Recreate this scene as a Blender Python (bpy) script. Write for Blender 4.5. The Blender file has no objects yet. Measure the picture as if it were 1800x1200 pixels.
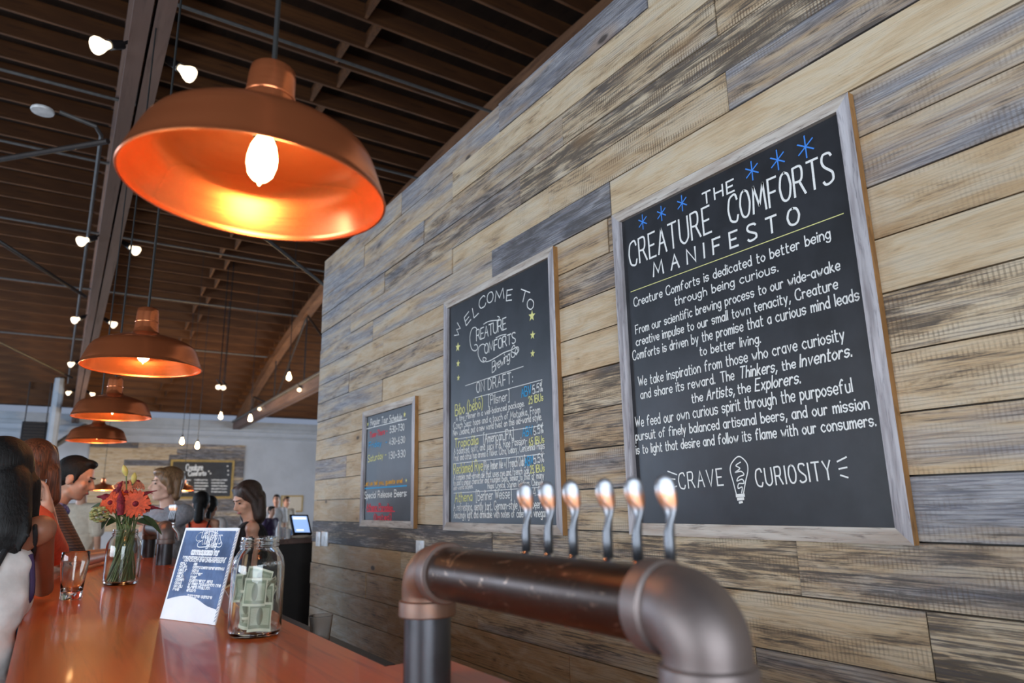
import bpy, bmesh, math, random
import numpy as np
from mathutils import Vector, Matrix
random.seed(7)
SC = bpy.context.scene
COL = SC.collection
PI = math.pi
# ------------------------------------------------------------------ camera
HC = 1.37                                  # eye height above the floor
F_PX, PITCH, YAW, ROLL = 1206.0, 0.22997, 0.58637, -0.01977
fw = Vector((math.sin(YAW)*math.cos(PITCH), math.cos(YAW)*math.cos(PITCH), math.sin(PITCH)))
rt = Vector((math.cos(YAW), -math.sin(YAW), 0)); up = rt.cross(fw)
rt2 = rt*math.cos(ROLL) + up*math.sin(ROLL); up2 = up*math.cos(ROLL) - rt*math.sin(ROLL)
cam_d = bpy.data.cameras.new('camera'); cam = bpy.data.objects.new('camera', cam_d); COL.objects.link(cam)
cam_d.sensor_width = 36; cam_d.lens = F_PX/1800*36; cam_d.clip_start = .02; cam_d.clip_end = 200
cam.matrix_world = Matrix(((rt2.x, up2.x, -fw.x, 0), (rt2.y, up2.y, -fw.y, 0), (rt2.z, up2.z, -fw.z, HC), (0, 0, 0, 1)))
cam_d.dof.use_dof = True; cam_d.dof.focus_distance = 2.3; cam_d.dof.aperture_fstop = 3.2
SC.camera = cam
# ------------------------------------------------------------------ light and exposure
SC.view_settings.view_transform = 'Standard'; SC.view_settings.look = 'None'
SC.view_settings.gamma = 1; SC.view_settings.use_curve_mapping = False
SC.view_settings.exposure = 0.0
SC.cycles.use_denoising = True
SC.cycles.sample_clamp_indirect = 6
w = bpy.data.worlds.new('world'); SC.world = w; w.use_nodes = True
w.node_tree.nodes['Background'].inputs[0].default_value = (.62, .74, 1, 1)
w.node_tree.nodes['Background'].inputs[1].default_value = .35
def area(name, loc, target, sx, sy, power, color):
    l = bpy.data.lights.new(name, 'AREA'); l.shape = 'RECTANGLE'; l.size = sx; l.size_y = sy
    l.energy = power; l.color = color
    o = bpy.data.objects.new(name, l); COL.objects.link(o); o.location = loc
    o.rotation_euler = (Vector(target)-Vector(loc)).to_track_quat('-Z', 'Y').to_euler()
    return o
DAY = (.80, .90, 1)
area('daylight_front', (-1.6, -4.3, 1.75), (-1.4, 0, 1.45), 5.2, 1.9, 310, DAY)
area('daylight_side', (-8.6, 1.5, 1.8), (0, 1.5, 1.5), 7.0, 1.8, 540, DAY)
area('daylight_side_far', (-8.6, 18, 2.4), (0, 18, 1.6), 12.0, 2.8, 1500, (.58, .76, 1))
area('daylight_back', (11.6, 19, 2.4), (4, 20, 1.6), 9.0, 2.4, 650, (.75, .87, 1))

# ------------------------------------------------------------------ pixel rays -> places in the room
def ray(x, y):
    return rt2*((x-900)/F_PX) + up2*((600-y)/F_PX) + fw
O = Vector((0, 0, HC))
def atx(x, y, X): d = ray(x, y); return O + d*(X/d.x)
def aty(x, y, Y): d = ray(x, y); return O + d*(Y/d.y)
def atz(x, y, Z): d = ray(x, y); return O + d*((Z-HC)/d.z)
def atd(x, y, D): return O + ray(x, y)*D

# ------------------------------------------------------------------ objects
def tag(o, label=None, cat=None, group=None, kind=None):
    if label: o['label'] = label
    if cat: o['category'] = cat
    if group: o['group'] = group
    if kind: o['kind'] = kind
    return o
def thing(name, loc, label, cat, group=None):
    o = bpy.data.objects.new(name, None); COL.objects.link(o); o.location = loc
    o.empty_display_size = .05
    return tag(o, label, cat, group)
def wloc(o):
    v = Vector((0, 0, 0))
    while o is not None:
        v += o.location; o = o.parent
    return v
def obj(name, bm, mats, parent=None, smooth=True, angle=35):
    """links a bmesh authored in room coordinates as ONE mesh object; children get their thing's base as origin"""
    if parent is not None:
        bmesh.ops.translate(bm, verts=bm.verts, vec=-wloc(parent))
    me = bpy.data.meshes.new(name); bm.to_mesh(me); bm.free()
    for m in (mats if isinstance(mats, (list, tuple)) else [mats]): me.materials.append(m)
    if smooth and len(me.polygons):
        me.shade_smooth()
        try: me.set_sharp_from_angle(angle=math.radians(angle))
        except Exception: pass
    o = bpy.data.objects.new(name, me); COL.objects.link(o)
    if parent is not None: o.parent = parent
    return o
def rebase(o, loc):
    """moves a one-mesh thing's origin to its base"""
    v = Vector(loc); o.data.transform(Matrix.Translation(-v)); o.location = v; return o
def copy_tree(o, loc=None, parent=None):
    c = o.copy(); COL.objects.link(c)
    if parent is not None: c.parent = parent
    if loc is not None: c.location = loc
    for ch in list(o.children): copy_tree(ch, None, c)
    return c

# ------------------------------------------------------------------ shapes
def B(): return bmesh.new()
def box(bm, a, b, mi=0):
    a = Vector(a); b = Vector(b)
    vs = [bm.verts.new((x, y, z)) for x in (a.x, b.x) for y in (a.y, b.y) for z in (a.z, b.z)]
    out = []
    for f in ((0, 1, 3, 2), (4, 6, 7, 5), (0, 4, 5, 1), (2, 3, 7, 6), (0, 2, 6, 4), (1, 5, 7, 3)):
        fc = bm.faces.new([vs[i] for i in f]); fc.material_index = mi; out.append(fc)
    return out
def bevel(bm, w, seg=2):
    bmesh.ops.bevel(bm, geom=bm.edges[:], offset=w, segments=seg, affect='EDGES', profile=.6)
    return bm
def frame_of(t):
    t = t.normalized(); a = Vector((0, 0, 1)) if abs(t.z) < .9 else Vector((1, 0, 0))
    n = t.cross(a).normalized(); return n, t.cross(n).normalized()
def tube(bm, pts, r, seg=12, caps=True, mi=0):
    pts = [Vector(p) for p in pts]; k = len(pts)
    rr = r if isinstance(r, (list, tuple)) else [r]*k
    rings = []; n = None
    for i, p in enumerate(pts):
        t = (pts[min(i+1, k-1)]-pts[max(i-1, 0)])
        if t.length < 1e-9: t = Vector((0, 0, 1))
        t.normalize()
        if n is None: n, b = frame_of(t)
        else:
            n = (n - t*n.dot(t)); n = n.normalized() if n.length > 1e-6 else frame_of(t)[0]
            b = t.cross(n)
        rings.append([bm.verts.new(p + (n*math.cos(2*PI*j/seg)+b*math.sin(2*PI*j/seg))*rr[i]) for j in range(seg)])
    for i in range(k-1):
        for j in range(seg):
            f = bm.faces.new((rings[i][j], rings[i][(j+1) % seg], rings[i+1][(j+1) % seg], rings[i+1][j])); f.material_index = mi
    if caps:
        bm.faces.new(rings[0][::-1]).material_index = mi; bm.faces.new(rings[-1]).material_index = mi
    return bm
def lathe(bm, prof, c, seg=48, mi=0, close=False):
    c = Vector(c); rings = []
    for r, z in prof:
        if r < 1e-6: rings.append([bm.verts.new(c+Vector((0, 0, z)))])
        else: rings.append([bm.verts.new(c+Vector((r*math.cos(2*PI*j/seg), r*math.sin(2*PI*j/seg), z))) for j in range(seg)])
    n = len(rings)
    for i in range(n if close else n-1):
        a, b = rings[i], rings[(i+1) % n]
        for j in range(seg):
            q = (j+1) % seg
            if len(a) == 1 and len(b) == 1: continue
            if len(a) == 1: f = bm.faces.new((a[0], b[q], b[j]))
            elif len(b) == 1: f = bm.faces.new((a[j], a[q], b[0]))
            else: f = bm.faces.new((a[j], a[q], b[q], b[j]))
            f.material_index = mi
    bmesh.ops.recalc_face_normals(bm, faces=bm.faces)
    return bm
def ball(bm, c, r, rot=None, sub=2):
    res = bmesh.ops.create_icosphere(bm, subdivisions=sub, radius=1)
    m = Matrix.Diagonal((*r, 1)) if isinstance(r, (tuple, list)) else Matrix.Diagonal((r, r, r, 1))
    if rot is not None: m = rot.to_4x4() @ m
    m = Matrix.Translation(Vector(c)) @ m
    bmesh.ops.transform(bm, matrix=m, verts=res['verts']); return res['verts']
def capsule(bm, a, b, r0, r1):
    t = bmesh.new(); ball(t, a, r0); ball(t, b, r1)
    bmesh.ops.convex_hull(t, input=t.verts[:])
    loose = [v for v in t.verts if not v.link_faces]
    bmesh.ops.delete(t, geom=loose, context='VERTS')
    me = bpy.data.meshes.new('tmp'); t.to_mesh(me); t.free(); bm.from_mesh(me); bpy.data.meshes.remove(me)
def blob(name, bm, mats, parent, voxel=.008, smooth=4):
    """melts overlapping shapes into one continuous surface"""
    me = bpy.data.meshes.new('t'); bmesh.ops.recalc_face_normals(bm, faces=bm.faces); bm.to_mesh(me); bm.free()
    o = bpy.data.objects.new('t', me); COL.objects.link(o)
    m = o.modifiers.new('r', 'REMESH'); m.mode = 'VOXEL'; m.voxel_size = voxel; m.use_smooth_shade = True
    if smooth:
        s = o.modifiers.new('s', 'SMOOTH'); s.factor = .5; s.iterations = smooth
    dg = bpy.context.evaluated_depsgraph_get(); dg.update()
    me2 = bpy.data.meshes.new_from_object(o.evaluated_get(dg)); bpy.data.objects.remove(o)
    bm2 = bmesh.new(); bm2.from_mesh(me2); bpy.data.meshes.remove(me2)
    return obj(name, bm2, mats, parent, True, 180)
def catmull(pts, n=6, closed=False):
    P = [Vector(p) for p in pts]
    if len(P) < 3: return P
    out = []; k = len(P)
    for i in range(k-1 if not closed else k):
        if closed: p0, p1, p2, p3 = P[(i-1) % k], P[i], P[(i+1) % k], P[(i+2) % k]
        else: p0, p1, p2, p3 = P[max(i-1, 0)], P[i], P[i+1], P[min(i+2, k-1)]
        for s in range(n):
            t = s/n
            out.append(.5*((2*p1)+(p2-p0)*t+(2*p0-5*p1+4*p2-p3)*t*t+(3*p1-p0-3*p2+p3)*t**3))
    out.append(P[0] if closed else P[-1]); return out
# ------------------------------------------------------------------ materials
def newmat(name):
    m = bpy.data.materials.new(name); m.use_nodes = True; nt = m.node_tree
    return m, nt, nt.nodes['Principled BSDF']
def rgb(c): return (c[0], c[1], c[2], 1)
class N:
    """small helper that writes node graphs"""
    def __init__(s, nt): s.nt = nt
    def node(s, t, **k):
        n = s.nt.nodes.new(t)
        for a, v in k.items(): setattr(n, a, v)
        return n
    def put(s, sock, v):
        if hasattr(v, 'is_output'): s.nt.links.new(v, sock)
        elif v is not None: sock.default_value = v
    def coord(s, kind='Object'): return s.node('ShaderNodeTexCoord').outputs[kind]
    def mapping(s, v, scale=(1, 1, 1), loc=(0, 0, 0), rot=(0, 0, 0)):
        n = s.node('ShaderNodeMapping'); s.put(n.inputs[0], v); n.inputs[1].default_value = loc
        n.inputs[2].default_value = rot; n.inputs[3].default_value = scale; return n.outputs[0]
    def noise(s, v, scale=5, detail=4, rough=.55, dist=0):
        n = s.node('ShaderNodeTexNoise'); s.put(n.inputs['Vector'], v); n.inputs['Scale'].default_value = scale
        n.inputs['Detail'].default_value = detail; n.inputs['Roughness'].default_value = rough
        n.inputs['Distortion'].default_value = dist; return n.outputs[0]
    def wave(s, v, scale=5, dist=2, detail=2, dscale=1, dirn='X'):
        n = s.node('ShaderNodeTexWave'); n.bands_direction = dirn; s.put(n.inputs['Vector'], v)
        n.inputs['Scale'].default_value = scale; n.inputs['Distortion'].default_value = dist
        n.inputs['Detail'].default_value = detail; n.inputs['Detail Scale'].default_value = dscale; return n.outputs['Fac']
    def ramp(s, f, a, b):
        n = s.node('ShaderNodeMapRange'); n.interpolation_type = 'SMOOTHSTEP'; s.put(n.inputs[0], f)
        s.put(n.inputs[1], a); s.put(n.inputs[2], b); return n.outputs[0]
    def math(s, op, a, b=None, c=None):
        n = s.node('ShaderNodeMath', operation=op); s.put(n.inputs[0], a); s.put(n.inputs[1], b)
        if c is not None: s.put(n.inputs[2], c)
        return n.outputs[0]
    def mix(s, f, a, b, mode='MIX'):
        n = s.node('ShaderNodeMix', data_type='RGBA', blend_type=mode)
        s.put(n.inputs[0], f); s.put(n.inputs[6], rgb(a) if isinstance(a, tuple) else a)
        s.put(n.inputs[7], rgb(b) if isinstance(b, tuple) else b); return n.outputs[2]
    def bump(s, h, strength=.3, dist=.01):
        n = s.node('ShaderNodeBump'); s.put(n.inputs['Height'], h); n.inputs['Strength'].default_value = strength
        n.inputs['Distance'].default_value = dist; return n.outputs[0]
def plain(name, c, rough=.5, metal=0, var=.12, scale=12, bump=0, coat=0, spec=.5, stretch=(1, 1, 1)):
    m, nt, p = newmat(name); n = N(nt)
    co = n.mapping(n.coord(), stretch)
    f = n.noise(co, scale, 5, .6)
    d = tuple(x*(1-var*1.6) for x in c); l = tuple(min(1, x*(1+var)) for x in c)
    n.put(p.inputs['Base Color'], n.mix(n.ramp(f, .3, .7), d, l))
    p.inputs['Roughness'].default_value = rough; p.inputs['Metallic'].default_value = metal
    p.inputs['Coat Weight'].default_value = coat; p.inputs['Specular IOR Level'].default_value = spec
    if bump: n.put(p.inputs['Normal'], n.bump(f, bump, .01))
    return m
def emit(name, c, s):
    m, nt, p = newmat(name); p.inputs['Base Color'].default_value = rgb(c)
    p.inputs['Emission Color'].default_value = rgb(c); p.inputs['Emission Strength'].default_value = s
    p.inputs['Roughness'].default_value = .3; return m
def glass(name, tint=(1, 1, 1), rough=.02, ior=1.45):
    m, nt, p = newmat(name); p.inputs['Base Color'].default_value = rgb(tint)
    p.inputs['Transmission Weight'].default_value = 1; p.inputs['Roughness'].default_value = rough
    p.inputs['IOR'].default_value = ior; return m
def barnwood(name):
    """reclaimed boards: UV in metres along/across each board, 'plank' attribute = board's own greyness, lightness, dark grain, saw marks"""
    m, nt, p = newmat(name); n = N(nt)
    uv = n.coord('UV'); at = n.node('ShaderNodeAttribute', attribute_name='plank')
    sep = n.node('ShaderNodeSeparateColor'); n.put(sep.inputs[0], at.outputs['Color'])
    g, l, d = sep.outputs[0], sep.outputs[1], sep.outputs[2]; saw = at.outputs['Alpha']
    patch = n.noise(n.mapping(uv, (.42, 5.2, 1)), 2.0, 7, .66, .35)
    patch2 = n.noise(n.mapping(uv, (1.5, 8, 1), (31, 7, 0)), 2.0, 7, .66, .7)
    fine = n.noise(n.mapping(uv, (6, 150, 1)), 2, 6, .7, .4)
    grain = n.noise(n.mapping(uv, (1.3, 34, 1), (5, 3, 0)), 2.2, 8, .7, 1.6)
    ring = n.wave(n.mapping(uv, (.55, 9, 1)), 3.2, 9, 4, 1.3, 'Y')
    base = n.mix(l, (.37, .215, .10), (.70, .555, .37))
    base = n.mix(n.ramp(patch2, .42, .68), base, n.mix(.55, base, (.45, .27, .12)))
    base = n.mix(n.math('MULTIPLY', n.ramp(patch2, .55, .3), .5), base, (.64, .57, .46))
    patchc = n.math('MULTIPLY_ADD', patch, 2.0, -.50)
    gm = n.ramp(n.math('ADD', patchc, n.math('MULTIPLY_ADD', g, .95, -.40)), .30, .95)
    greyc = n.mix(n.ramp(grain, .35, .65), (.105, .125, .18), (.47, .47, .50))
    base = n.mix(n.math('MULTIPLY', gm, .90), base, greyc)
    dm = n.ramp(n.math('ADD', n.math('MULTIPLY_ADD', grain, .72, n.math('MULTIPLY', patch2, .55)), n.math('MULTIPLY_ADD', d, .26, -.24)), .50, .64)
    base = n.mix(n.math('MULTIPLY', dm, .84), base, (.05, .045, .045))
    rm = n.math('MULTIPLY', n.ramp(ring, .62, .95), n.math('MULTIPLY', n.ramp(patch, .35, .6), n.math('MULTIPLY_ADD', d, .85, .12)))
    base = n.mix(rm, base, (.10, .085, .085))
    sw = n.wave(n.mapping(uv, (1, .18, 1), (0, 0, 0), (0, 0, .12)), 26, 1.2, 3, 2.5, 'X')
    smask = n.math('MULTIPLY', n.math('MULTIPLY', n.ramp(sw, .5, .85), n.ramp(n.noise(n.mapping(uv, (2.4, 9, 1), (3, 9, 0)), 2, 3), .47, .62)), saw)
    base = n.mix(n.math('MULTIPLY', smask, .75), base, (.12, .075, .045))
    base = n.mix(n.math('MULTIPLY', n.ramp(fine, .48, .72), .34), base, (.16, .13, .11))
    vo = n.node('ShaderNodeTexVoronoi'); n.put(vo.inputs['Vector'], n.mapping(uv, (1.5, 3.4, 1), (9, 2, 0))); vo.inputs['Scale'].default_value = 1
    kn = n.ramp(vo.outputs['Distance'], .075, .035)
    base = n.mix(n.math('MULTIPLY', kn, .9), base, (.06, .04, .03))
    halo = n.math('SUBTRACT', n.ramp(vo.outputs['Distance'], .22, .08), kn)
    base = n.mix(n.math('MULTIPLY', halo, .35), base, (.36, .20, .08))
    n.put(p.inputs['Base Color'], base)
    p.inputs['Roughness'].default_value = .62; p.inputs['Specular IOR Level'].default_value = .35
    h = n.math('ADD', n.math('MULTIPLY', fine, .5), n.math('ADD', grain, n.math('MULTIPLY', sw, n.math('MULTIPLY', saw, .25))))
    n.put(p.inputs['Normal'], n.bump(h, .45, .006))
    return m
def striped(name, dark, mid, light, axis_scale, rough=.55, coat=0, coat_rough=.1, bump=.15, knots=False, spec=.5):
    """long-grain timber"""
    m, nt, p = newmat(name); n = N(nt); co = n.coord()
    s1 = n.noise(n.mapping(co, axis_scale), 1.0, 7, .65, .9)
    s2 = n.noise(n.mapping(co, tuple(a*.33 for a in axis_scale), (4, 9, 2)), 1.0, 4, .5, .4)
    c = n.mix(n.ramp(s2, .35, .65), mid, light); c = n.mix(n.math('MULTIPLY', n.ramp(s1, .5, .72), .7), c, dark)
    if knots:
        vo = n.node('ShaderNodeTexVoronoi'); n.put(vo.inputs['Vector'], n.mapping(co, (5.5, 1.7, .01), (.3, .55, 0))); vo.inputs['Scale'].default_value = 1
        c = n.mix(n.math('MULTIPLY', n.ramp(vo.outputs['Distance'], .20, .07), .8), c, (.09, .02, .006))
    n.put(p.inputs['Base Color'], c); p.inputs['Roughness'].default_value = rough
    p.inputs['Coat Weight'].default_value = coat; p.inputs['Coat Roughness'].default_value = coat_rough
    p.inputs['Specular IOR Level'].default_value = spec
    if bump: n.put(p.inputs['Normal'], n.bump(s1, bump, .004))
    return m
def copper(name, rough=.19):
    m, nt, p = newmat(name); n = N(nt); co = n.coord()
    f = n.noise(n.mapping(co, (5, 5, 260)), 1, 4, .6)
    n.put(p.inputs['Base Color'], n.mix(f, (.66, .17, .06), (.82, .27, .11)))
    p.inputs['Metallic'].default_value = .82
    n.put(p.inputs['Roughness'], n.math('MULTIPLY_ADD', f, .10, rough))
    p.inputs['Anisotropic'].default_value = .45
    return m
def pipe_steel(name, c1, c2, rust, amount, rough, scratches=False):
    m, nt, p = newmat(name); n = N(nt); co = n.coord()
    f = n.noise(co, 14, 6, .6); f2 = n.noise(co, 5, 4, .6, .5)
    c = n.mix(f, c1, c2); c = n.mix(n.ramp(n.math('ADD', f2, amount), .45, .7), c, rust)
    if scratches:
        s = n.noise(n.mapping(co, (38, 16, 38)), 1, 5, .72, 2.6)
        c = n.mix(n.math('MULTIPLY', n.ramp(s, .585, .66), .75), c, (.40, .27, .19))
    n.put(p.inputs['Base Color'], c); p.inputs['Metallic'].default_value = .75
    n.put(p.inputs['Roughness'], n.math('MULTIPLY_ADD', f, .22, rough))
    n.put(p.inputs['Normal'], n.bump(f, .12, .002)); return m
M = {}
M['barn'] = barnwood('reclaimed_boards')
M['framewood'] = striped('weathered_frame', (.09, .08, .10), (.34, .30, .30), (.56, .52, .50), (60, 60, 60), .7)
M['frameH'] = striped('weathered_frame_rail', (.10, .07, .06), (.42, .34, .28), (.62, .56, .50), (80, 9, 110), .7, bump=.3)
M['frameV'] = striped('weathered_frame_stile', (.08, .07, .09), (.30, .27, .28), (.55, .52, .54), (80, 110, 9), .7, bump=.3)
M['frameedge'] = striped('raw_frame_edge', (.10, .045, .015), (.26, .12, .035), (.36, .18, .06), (30, 30, 8), .65)
M['chalkboard'] = plain('chalkboard', (.020, .021, .026), .42, 0, .25, 6, spec=.55)
M['chalk'] = plain('white_chalk', (.86, .85, .82), .9, 0, .06, 300)
M['chalk_y'] = plain('yellow_chalk', (.80, .76, .30), .9, 0, .06, 300)
M['chalk_b'] = plain('blue_chalk', (.06, .26, .80), .9, 0, .06, 300)
M['chalk_lb'] = plain('sky_blue_chalk', (.05, .36, .66), .9, 0, .06, 300)
M['chalk_r'] = plain('red_chalk', (.75, .07, .10), .9, 0, .06, 300)
M['chalk_o'] = plain('orange_chalk', (.85, .42, .05), .9, 0, .06, 300)
M['bartop'] = striped('varnished_pine_bar', (.22, .030, .004), (.54, .098, .011), (.68, .165, .022), (30, 1.3, 30), .34, .22, .06, .04, True, .28)
M['barfront'] = plain('dark_bar_front', (.022, .017, .014), .55)
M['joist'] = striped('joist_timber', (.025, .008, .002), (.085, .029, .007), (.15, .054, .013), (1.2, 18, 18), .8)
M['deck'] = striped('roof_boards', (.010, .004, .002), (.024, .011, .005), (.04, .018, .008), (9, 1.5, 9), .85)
M['beam'] = striped('old_truss_timber', (.07, .042, .036), (.14, .085, .07), (.19, .12, .10), (16, 1.1, 16), .6)
M['arch'] = striped('arched_chord_timber', (.04, .016, .008), (.14, .06, .026), (.22, .10, .045), (14, 1.5, 14), .7)
M['rod'] = plain('painted_steel_rod', (.045, .034, .03), .55, .3)
M['conduit'] = plain('galvanised_conduit', (.15, .145, .14), .5, .3)
M['wallpaint'] = plain('grey_blue_wall_paint', (.46, .48, .52), .8, 0, .05, 1.5)
M['bandpaint'] = plain('pale_wall_band', (.42, .44, .47), .7, 0, .06, 2)
M['floor'] = plain('concrete_floor', (.16, .14, .125), .5, 0, .2, 1.2)
M['copper'] = copper('brushed_copper')
M['bulb'] = emit('glowing_bulb', (1, .66, .30), 30)
M['bulbsmall'] = emit('small_glowing_bulb', (1, .70, .36), 22)
M['flood'] = emit('flood_lamp_glow', (1, .80, .56), 2.2)
M['blackmetal'] = plain('black_metal', (.015, .015, .017), .4, .3)
M['cord'] = plain('black_cord', (.012, .012, .012), .6)
M['pipe'] = pipe_steel('dark_scratched_pipe', (.040, .026, .020), (.085, .052, .038), (.12, .055, .03), -.06, .24, True)
M['elbow'] = pipe_steel('cast_iron_elbow', (.16, .13, .125), (.26, .215, .20), (.24, .115, .065), -.02, .40)
M['leg'] = pipe_steel('black_iron_leg', (.05, .05, .055), (.10, .10, .11), (.10, .06, .04), -.25, .26)
M['steel'] = plain('polished_steel', (.60, .61, .63), .22, 1, .08)
M['worksteel'] = plain('stainless_worktop', (.50, .52, .54), .35, .9, .1)
def handle_mat():
    m, nt, p = newmat('forged_steel_handle'); n = N(nt)
    z = n.node('ShaderNodeSeparateXYZ'); n.put(z.inputs[0], n.coord())
    f = n.noise(n.coord(), 60, 4, .6)
    r = n.math('MULTIPLY', n.ramp(z.outputs[2], .072, .084), n.ramp(z.outputs[2], .100, .088))
    c = n.mix(n.ramp(z.outputs[2], .05, .09), (.13, .135, .15), (.30, .31, .34)); c = n.mix(n.math('MULTIPLY', r, n.ramp(f, .3, .6)), c, (.55, .20, .07))
    n.put(p.inputs['Base Color'], c); p.inputs['Metallic'].default_value = .85; p.inputs['Roughness'].default_value = .34; return m
M['handle'] = handle_mat()
M['glass'] = glass('clear_glass', (.97, 1, .98))
M['plastic'] = glass('clear_plastic', (.85, .84, .84), .12, 1.3)
M['water'] = glass('vase_water', (.72, .80, .62), .0, 1.33)
M['white'] = plain('white_plastic', (.82, .83, .84), .35)
M['bluecard'] = plain('blue_printed_card', (.12, .19, .36), .22, 0, .3, 9, coat=.3)
M['print'] = plain('white_print', (.88, .90, .94), .4, 0, .03)
M['skin'] = plain('skin', (.62, .34, .23), .5, 0, .06, 8)
M['skin_tan'] = plain('tanned_skin', (.30, .125, .07), .48, 0, .06, 8)
M['skin_pale'] = plain('pale_skin', (.70, .46, .36), .5, 0, .05, 8)
M['hair_black'] = plain('black_hair', (.007, .006, .006), .62, 0, .3, 3, stretch=(60, 60, 4), bump=.5, spec=.3)
M['hair_dark'] = plain('dark_brown_hair', (.035, .017, .011), .5, 0, .4, 3, stretch=(60, 60, 4), bump=.5)
M['hair_auburn'] = plain('auburn_hair', (.16, .048, .018), .5, 0, .45, 3, stretch=(70, 70, 4), bump=.5)
M['hair_blond'] = plain('dark_blond_hair', (.20, .115, .055), .45, 0, .4, 3, stretch=(60, 60, 4), bump=.2)
M['cloth_white'] = plain('white_cloth', (.72, .70, .68), .85, 0, .06, 25)
M['cloth_cream'] = plain('cream_cloth', (.66, .58, .47), .85, 0, .06, 25)
M['cloth_coral'] = plain('coral_cloth', (.85, .13, .06), .8, 0, .08, 25)
M['cloth_grey'] = plain('heather_grey_cloth', (.26, .285, .33), .9, 0, .12, 60)
M['cloth_black'] = plain('black_cloth', (.012, .011, .013), .8, 0, .1, 25)
M['denim'] = plain('blue_denim', (.05, .11, .26), .85, 0, .15, 60)
M['apron'] = plain('brown_apron', (.15, .075, .04), .7, 0, .12, 25)
M['purple'] = plain('purple_piping', (.035, .014, .06), .7)
def plaid():
    m, nt, p = newmat('brown_plaid_cloth'); n = N(nt); co = n.coord()
    a = n.wave(n.mapping(co, (1, 1, 1)), 22, 0, 0, 1, 'Z'); b = n.wave(n.mapping(co, (1, 1, 1)), 19, 0, 0, 1, 'DIAGONAL')
    c = n.mix(n.ramp(a, .45, .55), (.04, .03, .03), (.13, .085, .06)); c = n.mix(n.math('MULTIPLY', n.ramp(b, .55, .65), .6), c, (.03, .03, .06))
    n.put(p.inputs['Base Color'], c); p.inputs['Roughness'].default_value = .85; return m
M['plaid'] = plaid()
M['collar'] = plain('blue_white_scarf', (.16, .20, .55), .8, 0, .6, 40)
M['eye'] = plain('dark_brown', (.02, .012, .01), .3)
M['lip'] = plain('lips', (.45, .14, .12), .45)
M['screen'] = emit('lit_screen', (.35, .55, 1), .9)
M['screenui'] = emit('lit_screen_white', (.85, .93, 1), 1.1)
M['yellowwood'] = plain('yellow_wood', (.42, .27, .07), .5)
M['petal_o'] = plain('orange_petals', (.62, .085, .018), .55, 0, .25, 40)
M['petal_p'] = plain('peach_petals', (.80, .36, .24), .55, 0, .15, 40)
M['burgundy'] = plain('burgundy_plumes', (.20, .012, .03), .75, 0, .3, 90, bump=.5)
M['bud'] = plain('yellow_green_bud', (.55, .50, .14), .55)
M['hyd'] = plain('pale_green_florets', (.42, .46, .20), .7, 0, .2, 60)
M['leaf'] = plain('dark_green_leaf', (.04, .075, .025), .5, 0, .2, 20)
M['stem'] = plain('green_stem', (.12, .17, .06), .55, 0, .2, 20)
def bill():
    m, nt, p = newmat('banknote_print'); n = N(nt); uv = n.coord('UV')
    s = n.node('ShaderNodeSeparateXYZ'); n.put(s.inputs[0], uv)
    dx = n.math('ABSOLUTE', n.math('SUBTRACT', s.outputs[0], .5)); dy = n.math('ABSOLUTE', n.math('SUBTRACT', s.outputs[1], .5))
    edge = n.math('MAXIMUM', n.ramp(dx, .455, .46), n.ramp(dy, .41, .42))
    inner = n.math('MAXIMUM', n.ramp(dx, .40, .405), n.ramp(dy, .30, .31))
    r = n.math('POWER', n.math('ADD', n.math('POWER', n.math('MULTIPLY', dx, 7.2), 2.0), n.math('POWER', n.math('MULTIPLY', dy, 3.0), 2.0)), .5)
    f = n.noise(n.mapping(uv, (60, 26, 1)), 1.3, 4, .7)
    c = n.mix(n.ramp(f, .42, .62), (.56, .58, .44), (.30, .34, .24))
    c = n.mix(n.math('MULTIPLY', inner, .6), c, (.16, .21, .14)); c = n.mix(n.ramp(r, 1.0, .93), c, n.mix(f, (.07, .09, .06), (.32, .34, .25)))
    c = n.mix(edge, c, (.70, .70, .56)); n.put(p.inputs['Base Color'], c); p.inputs['Roughness'].default_value = .8; return m
M['bill'] = bill()
# ------------------------------------------------------------------ the room
W = 1.85                                    # face of the board wall
def zr(y): return HC + 6.35 - (y-10)**2/122  # arched roof line (centre of the top chords)
Y0, Y1, XL, XR = -4.6, 29.5, -9.0, 12.0
bm = B(); box(bm, (XL, Y0, -.1), (XR, Y1+.2, 0)); tag(obj('floor', bm, M['floor'], smooth=False), kind='structure')
bm = B(); ys = [Y0+(Y1-Y0)*i/40 for i in range(41)]
for i in range(40):
    a, b = ys[i], ys[i+1]; za, zb = zr(a)+.41, zr(b)+.41
    v = [bm.verts.new(q) for q in ((XL, a, za), (XR, a, za), (XR, b, zb), (XL, b, zb), (XL, a, za+.06), (XR, a, za+.06), (XR, b, zb+.06), (XL, b, zb+.06))]
    for f in ((0, 3, 2, 1), (4, 5, 6, 7), (0, 4, 7, 3), (1, 2, 6, 5)): bm.faces.new([v[k] for k in f])
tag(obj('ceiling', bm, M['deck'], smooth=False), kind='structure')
ZB = HC+3.42
bm = B(); box(bm, (XL, Y1, 0), (XR, Y1+.2, ZB)); box(bm, (XL, Y1-.12, HC+3.0), (XR, Y1, HC+3.14), 1)
box(bm, (XL, Y1-.05, HC+3.14), (XR, Y1, ZB), 1); box(bm, (XL, Y1-.09, HC+2.72), (XR, Y1, HC+2.80), 1)
tag(obj('wall_back', bm, [M['wallpaint'], M['bandpaint']], smooth=False), kind='structure')
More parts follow.
